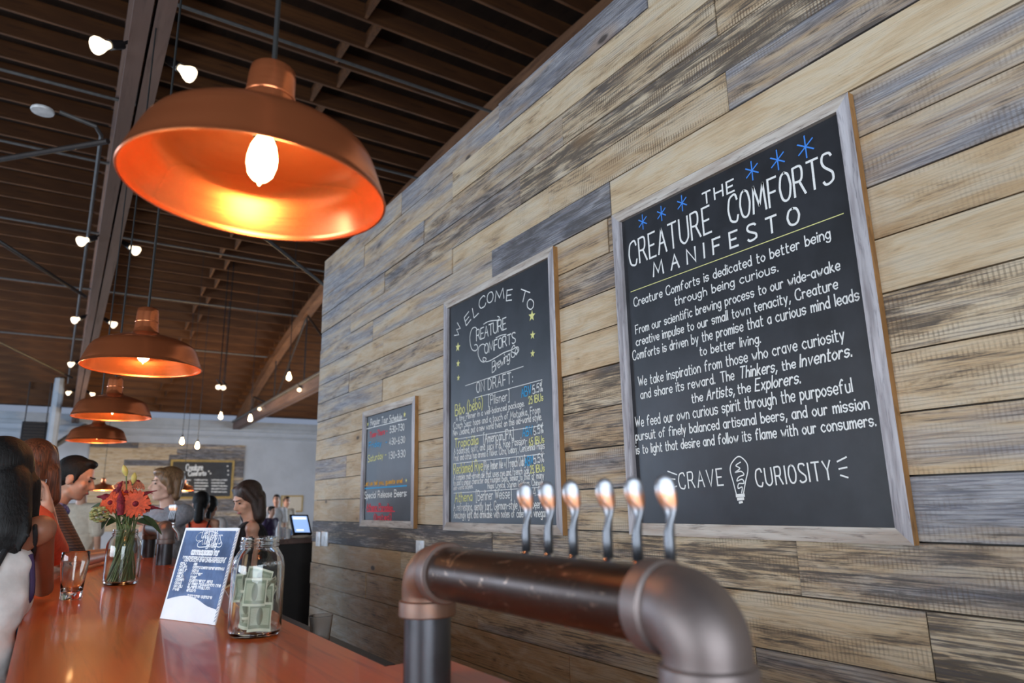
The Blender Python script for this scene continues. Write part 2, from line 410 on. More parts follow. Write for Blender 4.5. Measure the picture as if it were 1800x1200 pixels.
def wall_with_openings(name, horiz, at, thick, span, openings, ztop):
    """wall along x (horiz) or y with rectangular openings (a0, a1, z0, z1)"""
    bm = B()
    def put(a0, a1, z0, z1):
        if a1-a0 < 1e-4 or z1-z0 < 1e-4: return
        if horiz: box(bm, (a0, at-thick, z0), (a1, at, z1))
        else: box(bm, (at, a0, z0), (at+thick, a1, z1)) if thick > 0 else box(bm, (at+thick, a0, z0), (at, a1, z1))
    cur = span[0]
    for a0, a1, z0, z1 in openings:
        put(cur, a0, 0, ztop); put(a0, a1, 0, z0); put(a0, a1, z1, ztop); cur = a1
    put(cur, span[1], 0, ztop)
    return tag(obj(name, bm, M['wallpaint'], smooth=False), kind='structure')
wall_with_openings('wall_front', True, Y0, .2, (XL, XR), [(-4.2, 1.0, .8, 3.8)], 7.0)
wall_with_openings('wall_left', False, XL, -.2, (Y0, Y1+.2), [(-2.0, 5.0, .9, 3.7), (12.0, 24.0, .9, 3.8)], 8.0)
wall_with_openings('wall_right', False, XR, .2, (Y0, Y1+.2), [(14.5, 23.5, .9, 3.6)], 8.0)
def window(name, horiz, at, a0, a1, z0, z1, n, m):
    bm = B(); t = .05
    def bar(p0, p1, q0, q1):
        if horiz: box(bm, (p0, at-.12, q0), (p1, at-.04, q1))
        else: box(bm, (at-.04, p0, q0), (at+.04, p1, q1))
    for i in range(n+1):
        a = a0+(a1-a0-t)*i/n; bar(a, a+t, z0, z1)
    for j in range(m+1):
        z = z0+(z1-z0-t)*j/m; bar(a0, a1, z, z+t)
    tag(obj(name, bm, M['blackmetal'], smooth=False), kind='structure')
window('window_1', True, Y0, -4.2, 1.0, .8, 3.8, 5, 3)
window('window_2', False, XL-.1, -2.0, 5.0, .9, 3.7, 6, 3)
window('window_3', False, XL-.1, 12.0, 24.0, .9, 3.8, 10, 3)
window('window_4', False, XR+.1, 14.5, 23.5, .9, 3.6, 8, 3)

# --- the reclaimed board wall behind the bar
def board_wall(name, X, ya, yb, rows, joints, tones, mat, thick=.022, seed=3, face=-1, kind='structure', axis='X'):
    """rows: z edges top to bottom; joints[i]: y of butt joints; tones[i]: one (grey, light, dark, saw) per board from the far end"""
    rnd = random.Random(seed); bm = bmesh.new()
    uvl = bm.loops.layers.uv.new('UVMap'); cl = bm.loops.layers.float_color.new('plank')
    for i in range(len(rows)-1):
        zt, zb_ = rows[i], rows[i+1]
        cuts = [yb]+sorted(joints.get(i, []), reverse=True)+[ya]
        tn = tones.get(i, [])
        for k in range(len(cuts)-1):
            y1_, y0_ = cuts[k], cuts[k+1]
            t = tn[k] if k < len(tn) else (rnd.uniform(.1, .6), rnd.uniform(.3, .9), rnd.uniform(.1, .5), rnd.choice((0, 0, .7)))
            th = thick+rnd.uniform(-.004, .004); gz = .0025; gy = .0018
            dz0, dz1 = rnd.uniform(-.002, .002), rnd.uniform(-.002, .002)
            if axis == 'X': fs = box(bm, (X-th, y0_+gy, zb_+gz), (X, y1_-gy, zt-gz))
            else: fs = box(bm, (y0_+gy, X-th, zb_+gz), (y1_-gy, X, zt-gz))
            ou, ov = rnd.uniform(0, 50), rnd.uniform(0, 50); col = (t[0], t[1], t[2], t[3])
            for f in fs:
                for lp in f.loops:
                    co = lp.vert.co; a = co.y if axis == 'X' else co.x; dpt = co.x if axis == 'X' else co.y
                    lp[uvl].uv = (a+ou, co.z+ov+(X-dpt)*.7); lp[cl] = col
    o = obj(name, bm, mat, smooth=False)
    if kind: tag(o, kind=kind)
    return o
rb = [1.165, 1.07, .975, .885, .80, .715, .63, .546, .46, .375, .29, .20, .113, .025, -.064, -.152, -.24, -.33, -.42, -.51, -.60, -.68, -.7405]
rows = [HC+W*z for z in rb]
YA, YB = -1.6, 3.147*W
J = {0: [2.25, 1.55, .93], 1: [2.62, 1.84, .5], 2: [2.05, 1.25, .753], 3: [2.395, 1.45], 4: [2.75, 1.843, 1.32, .742], 5: [2.5, 1.6, 1.085],
     6: [2.39, 1.1, .8], 7: [2.75, 1.7, .8], 8: [2.39, 1.5, .8], 9: [2.7, 1.5, .8], 10: [2.2, 1.5, .8], 11: [2.75, 1.6, .8], 12: [2.3, 1.6, .8],
     13: [2.72, 2.02, 1.5, .8], 14: [1.62, .70], 15: [2.8, 2.205, 1.2, .514], 16: [2.5, 1.7, .8], 17: [2.3, 1.3, .5], 18: [2.0, 1.0], 19: [2.4, 1.2], 20: [2.0, .7], 21: [1.5]}
J = {k: [W*y for y in v] for k, v in J.items()}
T = {0: [(.55, .55, .3, 0), (.65, .5, .3, .3), (.92, .3, .45, .2), (.22, .8, .25, .2)],
     1: [(.6, .55, .25, 0), (.5, .6, .3, 0), (.25, .92, .3, .2), (.3, .7, .3, .6)],
     2: [(.6, .5, .35, 0), (.45, .6, .5, .5), (.22, .75, .6, .9), (.1, .55, .5, 1)],
     3: [(.55, .55, .3, 0), (.5, .5, .6, .6), (.28, .8, .72, .9)],
     4: [(.7, .5, .35, 0), (.5, .6, .2, 0), (.22, .85, .15, .5), (.08, .68, .35, .9), (.62, .5, .5, .3)],
     5: [(.6, .55, .3, 0), (.5, .7, .2, 0), (.85, .35, .7, 0), (.05, .95, .05, 0)],
     6: [(.42, .62, .2, 0), (.25, .55, .2, 0), (.3, .35, .5, .3), (.48, .62, .32, .3)],
     7: [(.55, .55, .4, 0), (.4, .5, .4, 0), (.3, .3, .55, .2), (.45, .5, .3, .4)],
     8: [(.5, .62, .3, 0), (.12, .75, .1, 0), (.04, .8, .05, 0), (.10, .62, .15, .2)],
     9: [(.3, .65, .25, 0), (.08, .75, .08, 0), (.04, .85, .05, 0), (.12, .92, .12, 0)],
     10: [(.25, .75, .15, 0), (.08, .7, .2, .2), (.22, .85, .6, .5), (.2, .88, .5, .6)],
     11: [(.6, .6, .35, 0), (.2, .75, .2, .2), (.3, .45, .6, .3), (.18, .7, .35, .5)],
     12: [(.2, .9, .12, 0), (.15, .8, .25, 0), (.4, .5, .45, .6), (.45, .62, .35, .3)],
     13: [(.05, .75, .05, 0), (.05, .7, .1, 0), (.1, .9, .08, 0), (.2, .85, .3, .2), (.85, .85, .35, .3)],
     14: [(.52, .6, .85, .2), (.38, .68, .62, .4), (.35, .62, .55, .5)],
     15: [(.05, .5, .1, 0), (.0, .35, .1, 0), (.12, .6, .3, .2), (.12, .7, .35, .4), (.15, .75, .72, 0)],
     16: [(.0, .35, .3, 0), (.0, .3, .3, 0), (.25, .5, .4, 0), (.35, .55, .5, 0)], 17: [(.0, .25, .3, 0)]*4, 18: [(.05, .3, .3, 0)]*3, 19: [(.05, .3, .3, 0)]*3}
board_wall('wall_behind_bar', W+.022, YA, YB, rows, J, T, M['barn'])
bm = B(); box(bm, (W+.0225, YA, 0), (W+.16, YB-.002, HC+W*1.16)); tag(obj('wall_core_behind_bar', bm, M['barfront'], smooth=False), kind='structure')

# --- boards cladding the far end wall
zt, zb_ = HC+2.46, HC-.75
n = 15; rws = [zt-(zt-zb_)*i/n for i in range(n+1)]
rnd = random.Random(11); jj = {i: [1.04+rnd.uniform(.8, 1.8)+k*1.9+rnd.uniform(-.4, .4) for k in range(2)] for i in range(n)}
tt = {i: [(.75, .35, .75, 0), (.1, .6, .3, 0), (.05, .75, .1, 0)] if i % 3 else [(.45, .6, .5, 0), (.1, .8, .2, 0), (.0, .7, .1, 0)] for i in range(n)}
tt[0] = [(.6, .5, .5, 0), (.5, .6, .4, 0), (.85, .2, .8, 0)]; tt[3] = [(1, .2, 1, 0), (.8, .3, .8, 0), (.1, .7, .1, 0)]
jj[0] = [2.6, 4.5]
o = board_wall('wall_cladding', Y1-.03, 1.04, 6.45, rws, {k: [v for v in vs if 1.3 < v < 6.2] for k, vs in jj.items()}, tt, M['barn'], seed=5, axis='Y')

# ------------------------------------------------------------------ roof timbers
def t1x(y): return .22+.0106*(y-4.25)
def t2x(y): return 5.747+.0266*(y-18.36)
ZC = HC+3.08
def roof_truss(xf, label, gap, wd, mats, steel=False):
    t = thing('roof_truss', (xf(10), 10, ZC), label, 'roof truss', None)
    for s in (-1, 1):
        bm = B()
        vs = []
        for y in (Y0, Y1-.05):
            xa, xb = sorted((xf(y)+s*gap/2, xf(y)+s*(gap/2+wd)))
            vs.append([bm.verts.new(q) for q in ((xa, y, ZC), (xb, y, ZC), (xb, y, ZC+.26), (xa, y, ZC+.26))])
        a, b = vs
        for i in range(4): bm.faces.new((a[i], a[(i+1) % 4], b[(i+1) % 4], b[i]))
        bm.faces.new(a[::-1]); bm.faces.new(b); bmesh.ops.recalc_face_normals(bm, faces=bm.faces)
        obj('bottom_chord', bm, mats[0], t, False)
    bm = B(); prev = None
    for i in range(41):
        y = Y0+(Y1-.1-Y0)*i/40; x = xf(y); z = zr(y)
        r = [bm.verts.new(q) for q in ((x-.11, y, z-.15), (x+.11, y, z-.15), (x+.11, y, z+.145), (x-.11, y, z+.145))]
        if prev:
            for k in range(4): bm.faces.new((prev[k], prev[(k+1) % 4], r[(k+1) % 4], r[k]))
        else: bm.faces.new(r[::-1])
        prev = r
    bm.faces.new(prev); bmesh.ops.recalc_face_normals(bm, faces=bm.faces); obj('top_chord', bm, mats[1], t, True)
    for i, y in enumerate((-2, 1.6, 5.2, 8.8, 12.4, 16, 19.6, 23.2, 26.5)):
        bm = B(); tube(bm, [(xf(y), y, ZC+.2), (xf(y), y, zr(y)-.1)], .022, 8); obj('hanger_rod', bm, M['rod'], t)
        if i < 8:
            y2 = (-2, 1.6, 5.2, 8.8, 12.4, 16, 19.6, 23.2, 26.5)[i+1]
            bm = B(); (tube(bm, [(xf(y), y, ZC+.2), (xf(y2), y2, zr(y2)-.1)], .03, 8) if i % 2 else tube(bm, [(xf(y), y, zr(y)-.1), (xf(y2), y2, ZC+.2)], .03, 8))
            obj('web_brace', bm, M['rod'], t)
    if steel:
        bm = B(); tube(bm, [(xf(y)-.17, y, ZC+.3) for y in (Y0+.1, 8, 20, Y1-.2)], .05, 10); obj('steel_pipe', bm, M['conduit'], t)
    return t
roof_truss(t1x, 'old brown timber roof truss running above the copper lamps', .02, .105, (M['beam'], M['beam']))
roof_truss(t2x, 'arched timber roof truss seen past the end of the board wall', .04, .12, (M['beam'], M['arch']), True)
# joists: one of each run is built, the others are copies
JL = []
def joist(x0, x1, y, lab, grp):
    key = round(x0, 1)
    bm = B(); z = zr(y)+.147
    box(bm, (x0, y-.022, z), (x1, y+.022, z+.26))
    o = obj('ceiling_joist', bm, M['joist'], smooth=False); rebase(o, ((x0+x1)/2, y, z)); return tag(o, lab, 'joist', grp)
ny = int((Y1-Y0-.6)/.6)
for (x0, x1, lab, grp, off) in ((-5.6, .34, 'brown timber ceiling joist left of the lamp truss', 'ceiling joists left of the truss', 0), (.16, 5.86, 'brown timber ceiling joist between the two roof trusses', 'ceiling joists between the trusses', .05), (5.68, 11.8, 'brown timber ceiling joist beyond the arched truss', 'ceiling joists beyond the arched truss', 0)):
    first = None
    for i in range(ny):
        y = 2.4+.6*i+off
        if y > Y1-.3: break
        if first is None: first = joist(x0, x1, y, lab, grp)
        else:
            c = first.copy(); COL.objects.link(c); c.location = ((x0+x1)/2, y, zr(y)+.147)
first = None
for i in range(ny):
    y = 2.4+.6*i+.05
    if y > Y1-1: break
    x = 3.02+(.12 if i % 2 else -.12); zz = zr(y+.3)+.149
    if first is None:
        bm = B(); box(bm, (x-.022, y+.024, zz+.004), (x+.022, y+.576, zz+.22)); first = obj('joist_blocking', bm, M['joist'], smooth=False)
        rebase(first, (x, y+.3, zz)); tag(first, 'short timber block nailed between two ceiling joists', 'joist block', 'blocking between the joists')
    else:
        c = first.copy(); COL.objects.link(c); c.location = (x, y+.3, zz+.004)
        dz = zr(y+.6)-zr(y); c.rotation_euler = (math.atan2(dz, .6), 0, 0)
# sprinkler and conduit runs under the joists
def run(name, pts, r, lab, cat, grp=None, mat='conduit'):
    bm = B(); tube(bm, pts, r, 8); o = obj(name, bm, M[mat]); rebase(o, pts[0]); return tag(o, lab, cat, grp)
for y in (8.45, 11.2, 13.4, 16.5, 19.6, 22.9):
    run('ceiling_pipe', [(-5.5, y, zr(y)-.17), (5.5, y, zr(y)-.17)], .024, 'thin grey pipe running across below the joists', 'pipe', 'pipes below the joists')
a = atz(75, 195, ZC+.3); b = atz(168, 222, ZC+.3); c = atz(178, 238, ZC+.3)
run('ceiling_conduit', [a+Vector((.12, .0, .03)), b, c, Vector((c.x+.01, 9.0, ZC+.3)), Vector((t1x(22)-.32, 22, ZC+.3))], .018, 'long grey conduit beside the lamp truss bending out to a white disc', 'conduit')
bm = B(); lathe(bm, [(0, .03), (.05, .03), (.085, .015), (.09, 0), (.085, -.012), (0, -.016)], a, 24); o = obj('smoke_detector', bm, M['white']); rebase(o, a)
tag(o, 'round white disc detector on the end of the grey conduit', 'smoke detector')
for i, (p, q) in enumerate((((0, 425), (150, 521)), ((0, 602), (127, 664)), ((0, 280), (190, 248)), ((475, 425), (575, 505)))):
    A = atz(*p, ZC+.16); Bq = atz(*q, ZC+.16); d = (A-Bq) if i < 3 else (Bq-A); s = Bq if i < 3 else A
    if i < 3: e = s+d*(5.4/abs(d.x)); s2 = s
    else:
        s2 = s-d*((s.x-.45)/d.x); e = s+d*((5.5-s.x)/d.x)
    run('brace_rod', [s2, e], .026, ('dark diagonal roof rod left of the lamp truss, in its middle', 'dark diagonal roof rod left of the lamp truss, the farthest', 'dark diagonal roof rod left of the lamp truss, nearest the white disc', 'dark diagonal roof rod between the trusses behind the big lamp')[i], 'brace rod', None, 'rod')
# flood lamps clamped in pairs on the first truss
def flood(x, y, s, lab, grp, at=None):
    p = at if at is not None else Vector((x, y, ZC+.02))
    t = thing('flood_lamp', p, lab, 'flood lamp', grp)
    d = Vector((s*.62, -.25, -.42)).normalized() if at is None else Vector((-.3, -.6, -.5)).normalized()
    bm = B(); tube(bm, [p-d*.12, p-d*.02], [.03, .036], 12); tube(bm, [p-d*.09, p-d*.13+Vector((-s*.10, 0, .10))], .012, 8); obj('socket', bm, M['blackmetal'], t)
    bm = B(); n_, b_ = frame_of(d)
    prof = ((-.02, .022), (.01, .032), (.05, .055), (.075, .062), (.09, .056), (.1, .03), (.102, .001))
    tube(bm, [p+d*a for a, _ in prof], [r for _, r in prof], 20); obj('bulb', bm, M['flood'], t)
    return t
names = ('nearest', 'second', 'third', 'fourth', 'fifth')
for i, y in enumerate((4.93, 9.06, 13.12, 17.32, 21.7)):
    flood(t1x(y)-.235, y, -1, 'glowing flood lamp on the left side of the lamp truss, %s from the front' % names[i], 'flood lamps on the first truss')
    flood(t1x(y)+.235, y+.02, 1, 'glowing flood lamp on the right side of the lamp truss, %s from the front' % names[i], 'flood lamps on the first truss')
def onto_truss(px, py, off):
    d = ray(px, py); Y = 18
    for _ in range(20): Y = (t2x(Y)+off)*d.y/d.x
    return aty(px, py, Y)
for i, (px, py, Y) in enumerate(((527, 683, 0), (457, 717, 0), (475, 718, 0), (385, 678, 17.8), (394, 679, 17.8))):
    p = aty(px, py, Y) if Y else onto_truss(px, py, (-.20, -.20, .20)[i])
    fl_ = flood(0, 0, 1, ('small glowing spot on the arched truss beside the board wall', 'small glowing spot over the far end of the arched truss', 'small glowing spot on the arched truss, right of a close twin', 'left one of two small spots glowing together under the joists', 'right one of two small spots glowing together under the joists')[i], 'far spot lamps', p)
    top_ = zr(p.y)+.40 if Y else p.z+.02
    bm = B(); tube(bm, [p+Vector((.02, .08, .06)), Vector((p.x+.02, p.y+.08, top_))] if Y else [p+Vector((.02, .08, .06)), Vector((t2x(p.y), p.y+.08, ZC+.12))], .012, 6); obj('stem', bm, M['blackmetal'], fl_)
# ------------------------------------------------------------------ copper pendants
def copper_lamp(x, y, z, D, label, zc, group='copper pendants over the bar', power=0, bulbmat='bulb', tilt=0):
    R = D/2; t = thing('pendant_lamp', (x, y, z), label, 'pendant lamp', group)
    outer = [(1.0, 0), (.985, .05), (.955, .12), (.90, .245), (.872, .30), (.835, .345), (.76, .392), (.62, .445), (.46, .49), (.32, .525), (.245, .55), (.215, .585), (.2, .66), (.192, .78), (.186, .90), (.176, .965), (.15, .985), (.03, .99)]
    outer = [(r_, z_*1.14) for r_, z_ in outer]; th = .012
    inner = [(max(.02, r-th*1.2), max(z_-th, .004)) for r, z_ in outer]
    prof = [(.03, 1.13)]+[(r, z_) for r, z_ in outer[::-1][1:]]+[(1.005, -.004), (1.0, -.012), (.985, -.008)]+inner[:-1]+[(.03, 1.11)]
    bm = B(); lathe(bm, [(r*R, z_*R) for r, z_ in prof], (x, y, z), 72, close=True); sh = obj('shade', bm, M['copper'], t, True, 50)
    bm = B(); lathe(bm, [(.2*R, .838*R), (.203*R, .846*R), (.203*R, .855*R), (.196*R, .863*R)], (x, y, z), 48); obj('seam', bm, M['copper'], sh)
    bm = B(); lathe(bm, [(0, .93*1.14*R), (.10*R, .93*1.14*R), (.105*R, .62*R), (.10*R, .50*R), (0, .50*R)], (x, y, z), 20); obj('socket', bm, M['blackmetal'], t)
    bm = B(); b0 = .52*R; e = R*.84
    lathe(bm, [(0, b0), (.055*e, b0), (.075*e, b0-.04*e), (.118*e, b0-.13*e), (.140*e, b0-.24*e), (.140*e, b0-.32*e), (.115*e, b0-.42*e), (.07*e, b0-.475*e), (.02*e, b0-.50*e), (.012*e, b0-.53*e), (0, b0-.54*e)], (x, y, z), 28)
    obj('bulb', bm, M[bulbmat], t)
    bm = B(); tube(bm, [(x, y, z+1.12*R), (x, y, zc)], max(.0045, R*.018), 8); obj('cord', bm, M['cord'], t)
    if tilt:
        R_ = Matrix.Translation(Vector((0, 0, 1.12*R))) @ Matrix.Rotation(tilt, 4, fw) @ Matrix.Translation(Vector((0, 0, -1.12*R)))
        for ch in t.children:
            if not ch.name.startswith('cord'): ch.data.transform(R_)
        for ch in sh.children: ch.data.transform(R_)
    if power:
        l = bpy.data.lights.new('bulb_light', 'POINT'); l.energy = power; l.color = (1, .50, .18); l.shadow_soft_size = .03
        o = bpy.data.objects.new('bulb_light', l); COL.objects.link(o); o.location = (0, 0, -.12*R); o.parent = t
    return t
k = 1.06
LP = ((.225, 1.075, .525), (.225, 2.70, .512), (.236, 4.28, .515), (.242, 5.80, .512))
for i, (x, y, z) in enumerate(LP):
    yy = y*k-(.009 if i == 0 else 0); x += (.0125 if i == 0 else 0)
    copper_lamp(x*k, yy, HC+z*k-(.036 if i == 0 else .026), (.405, .385, .385, .385)[i]*k, ('large copper pendant lamp with lit bulb, nearest over the bar', 'copper pendant lamp over the glass and flowers, second along the bar', 'copper pendant lamp over the bar, third in the row', 'copper pendant lamp farthest in the row over the bar end')[i], zr(yy)+.40, power=2.4, tilt=.055 if i == 0 else 0)
for i, (px, py) in enumerate(((180, 861), (322, 862))):
    p = aty(px, py, 17.0); copper_lamp(p.x, p.y, p.z, .44, ('small distant copper pendant left of the flowers', 'small distant copper pendant before the far chalkboard')[i], zr(17)+.40, 'distant copper pendants', power=90)
# bare bulbs hanging far back
for i, (px, py, Y) in enumerate(((508, 662, 15.5), (388, 731, 20), (440, 735, 19), (320, 775, 21), (347, 783, 21))):
    p = aty(px, py, Y); t = thing('hanging_bulb', p, ('bare glowing bulb on a cord beside the board wall end', 'bare glowing bulb hanging above the far wall boards', 'bare glowing bulb hanging at the foot of the arched truss', 'left one of two bare bulbs before the far board cladding', 'right one of two bare bulbs before the far board cladding')[i], 'hanging bulb', 'bare bulbs hanging far back')
    s = Y/15.5
    bm = B(); lathe(bm, [(0, .11), (.02, .11), (.028, .06), (.05, .01), (.058, -.03), (.045, -.065), (.015, -.085), (0, -.086)], p, 16); obj('bulb', bm, M['bulbsmall'], t)
    if i > 2:
        l = bpy.data.lights.new('bulb_light', 'POINT'); l.energy = 230; l.color = (1, .64, .24); l.shadow_soft_size = .06
        lo_ = bpy.data.objects.new('bulb_light', l); COL.objects.link(lo_); lo_.location = (0, .0, -.2); lo_.parent = t
    bm = B(); tube(bm, [p+Vector((0, 0, .10)), p+Vector((0, 0, .18))], .025, 10); obj('socket', bm, M['blackmetal'], t)
    bm = B(); tube(bm, [p+Vector((0, 0, .18)), Vector((p.x, p.y, zr(p.y)+.40))], .008, 6); obj('cord', bm, M['cord'], t)

# ------------------------------------------------------------------ the bar
CT = HC-.30                                # bar top height
XE = .577
t = thing('bar_counter', (.28, 2.5, 0), 'long bar with a glossy orange pine top', 'bar counter')
bm = B()
outl = [(-.03, -.7), (XE, -.7), (XE, .30), (.70, .30), (.70, 1.325), (XE, 1.325), (XE, 4.2), (.70, 4.2), (.70, 5.3), (XE, 5.3), (XE, 6.0), (-.03, 6.0)]
lo = [bm.verts.new((x, y, CT-.055)) for x, y in outl]; hi = [bm.verts.new((x, y, CT)) for x, y in outl]
bm.faces.new(hi); bm.faces.new(lo[::-1])
for i in range(len(outl)):
    q = (i+1) % len(outl); bm.faces.new((lo[i], lo[q], hi[q], hi[i]))
bmesh.ops.recalc_face_normals(bm, faces=bm.faces); bmesh.ops.bevel(bm, geom=[e for e in bm.edges if abs(e.verts[0].co.z-e.verts[1].co.z) < 1e-5], offset=.006, segments=2, affect='EDGES')
obj('bar_top', bm, M['bartop'], t, True, 40)
bm = B(); box(bm, (.20, -.6, 0), (.54, 5.95, CT-.056)); obj('bar_front', bm, M['barfront'], t, False)
bm = B(); box(bm, (.541, .36, .75), (.68, 1.30, CT-.056)); obj('tower_shelf', bm, M['barfront'], t, False)
bm = B(); box(bm, (.541, 4.25, .75), (.68, 5.25, CT-.056)); obj('tower_shelf', bm, M['barfront'], t, False)
bm = B(); tube(bm, [(.02, -.5, .18), (.02, 5.8, .18)], .022, 12); obj('foot_rail', bm, M['steel'], t)
# stainless sink bench behind the bar, low
t = thing('underbar_sink', (.95, 1.9, 0), 'low stainless bench behind the bar edge', 'sink bench')
zs = CT-.30
bm = B(); box(bm, (.60, 1.40, zs-.03), (1.12, 2.40, zs)); bevel(bm, .006); obj('worktop', bm, M['worksteel'], t)
bm = B(); box(bm, (.62, 1.42, .1), (1.08, 2.38, zs-.031)); obj('cabinet', bm, M['blackmetal'], t, False)
t = thing('underbar_shelf', (.85, 3.2, 0), 'dark low cabinet behind the bar under the clear cup', 'low cabinet')
bm = B(); box(bm, (.60, 2.45, .05), (1.05, 4.1, zs+.02)); obj('cabinet', bm, M['barfront'], t, False)
bm = B(); box(bm, (.60, 2.43, zs+.021), (1.09, 4.12, zs+.05)); obj('top', bm, M['blackmetal'], t, False)
p = atz(562, 1142, zs+.05); p.z = zs+.0505
bm = B(); lathe(bm, [(0, 0), (.032, 0), (.046, .125), (.0475, .127), (.046, .128), (.0445, .124), (.031, .003), (0, .003)], p, 32); o = obj('plastic_cup', bm, M['plastic']); rebase(o, p); tag(o, 'clear empty plastic cup just behind the bar edge', 'cup')

# ------------------------------------------------------------------ tap towers
PX_, PR = .572, .0435
def tap_tower(ya, yb, zp, R, hy, label, bend=.041):
    t = thing('tap_tower', (PX_, (ya+yb)/2, CT), label, 'beer tap tower', 'pipe tap towers')
    bm = B(); tube(bm, [(PX_, ya+bend+.02, zp), (PX_, yb-bend-.02, zp)], R*.96, 40); obj('cross_pipe', bm, M['pipe'], t)
    for y, s in ((ya, 1), (yb, -1)):
        bm = B(); tube(bm, [(PX_, y, CT), (PX_, y, zp-bend-.02)], R*.93, 36)
        obj('upright', bm, M['leg'], t)
        pts = []; rad = []
        def add(p, r): pts.append(p); rad.append(r)
        cR = R*1.145; eR = R*1.03
        zz = zp-bend
        for dz, r in ((-.034, cR*.97), (-.032, cR), (-.012, cR), (-.009, cR*.985), (-.007, eR)): add((PX_, y, zz+dz), r)
        for i in range(0, 13):
            a = PI/2*i/12; add((PX_, y+s*(bend-bend*math.cos(a)), zz+bend*math.sin(a)), eR*(1+.045*math.sin(2*a)))
        for dy, r in ((.007, eR), (.009, cR*.985), (.012, cR), (.032, cR), (.034, cR*.97)): add((PX_, y+s*(bend+dy), zp), r)
        bm = B(); tube(bm, pts, rad, 44); obj('elbow', bm, M['elbow'], t, True, 30)
    for i, y in enumerate(hy):
        hx = PX_+.028; z0 = zp+R*.62
        p0 = Vector((hx, y, z0))
        h = bpy.data.objects.new('tap_handle', None)
        sc_ = .90; secs = [(.0, .0066, .0066, 0, 0), (.03, .0066, .0066, 0, 0), (.046, .0060, .0062, 0, .0006), (.057, .0052, .0052, .25, .0022), (.066, .0054, .0036, .6, .0036), (.075, .0078, .0026, 1.0, .0032), (.084, .0108, .0022, 1.2, .0016), (.094, .0124, .0022, 1.3, 0), (.104, .0120, .0020, 1.3, -.0006), (.112, .0096, .0018, 1.3, -.0008), (.117, .0055, .0012, 1.3, -.0008), (.1185, .001, .0006, 1.3, -.0008)]
        bm = B(); rings = []
        tw0 = -.35
        for (z, ra, rb_, tw, dx) in secs:
            a = tw+tw0; u = Vector((math.cos(a), math.sin(a), 0)); v = Vector((-math.sin(a), math.cos(a), 0))
            v2 = Vector((.55, -.83, 0))
            rings.append([bm.verts.new(p0+Vector((0, 0, z*sc_+.008))+v2*dx+(v*math.cos(2*PI*j/16)*ra+u*math.sin(2*PI*j/16)*rb_)) for j in range(16)])
        for q in range(len(rings)-1):
            for j in range(16): bm.faces.new((rings[q][j], rings[q][(j+1) % 16], rings[q+1][(j+1) % 16], rings[q+1][j]))
        bm.faces.new(rings[0][::-1]); bm.faces.new(rings[-1])
        bmesh.ops.translate(bm, verts=bm.verts, vec=-p0)
        bpy.data.objects.remove(h)
        me = bpy.data.meshes.new('tap_handle'); bm.to_mesh(me); bm.free(); me.materials.append(M['handle']); me.shade_smooth()
        h = bpy.data.objects.new('tap_handle', me); COL.objects.link(h); h.parent = t; h.location = p0-Vector(t.location)
        bm = B(); lathe(bm, [(0, -.012), (.009, -.012), (.0095, -.002), (.0075, 0), (.0085, .003), (.0085, .011), (.0068, .015), (.0062, .0155)], p0, 20); obj('ferrule', bm, M['steel'], h)
        if True:
            bm = B(); tube(bm, [p0+Vector((-.004, 0, -.012)), p0+Vector((.022, 0, -.045)), p0+Vector((.030, 0, -.085))], [.009, .009, .006], 12); obj('faucet', bm, M['steel'], h)
    return t
hys = [y*.867*1.04 for y in (.971, .909, .846, .768, .708, .649)]
tap_tower(.5167, 1.1435, HC-.1136, PR, hys, 'thick rusty pipe beer tower with six forged spoon handles, nearest')
tap_tower(4.40, 5.15, HC-.1136, PR, [4.36, 4.42, 4.48, 4.54], 'distant pipe beer tower before the man in grey')
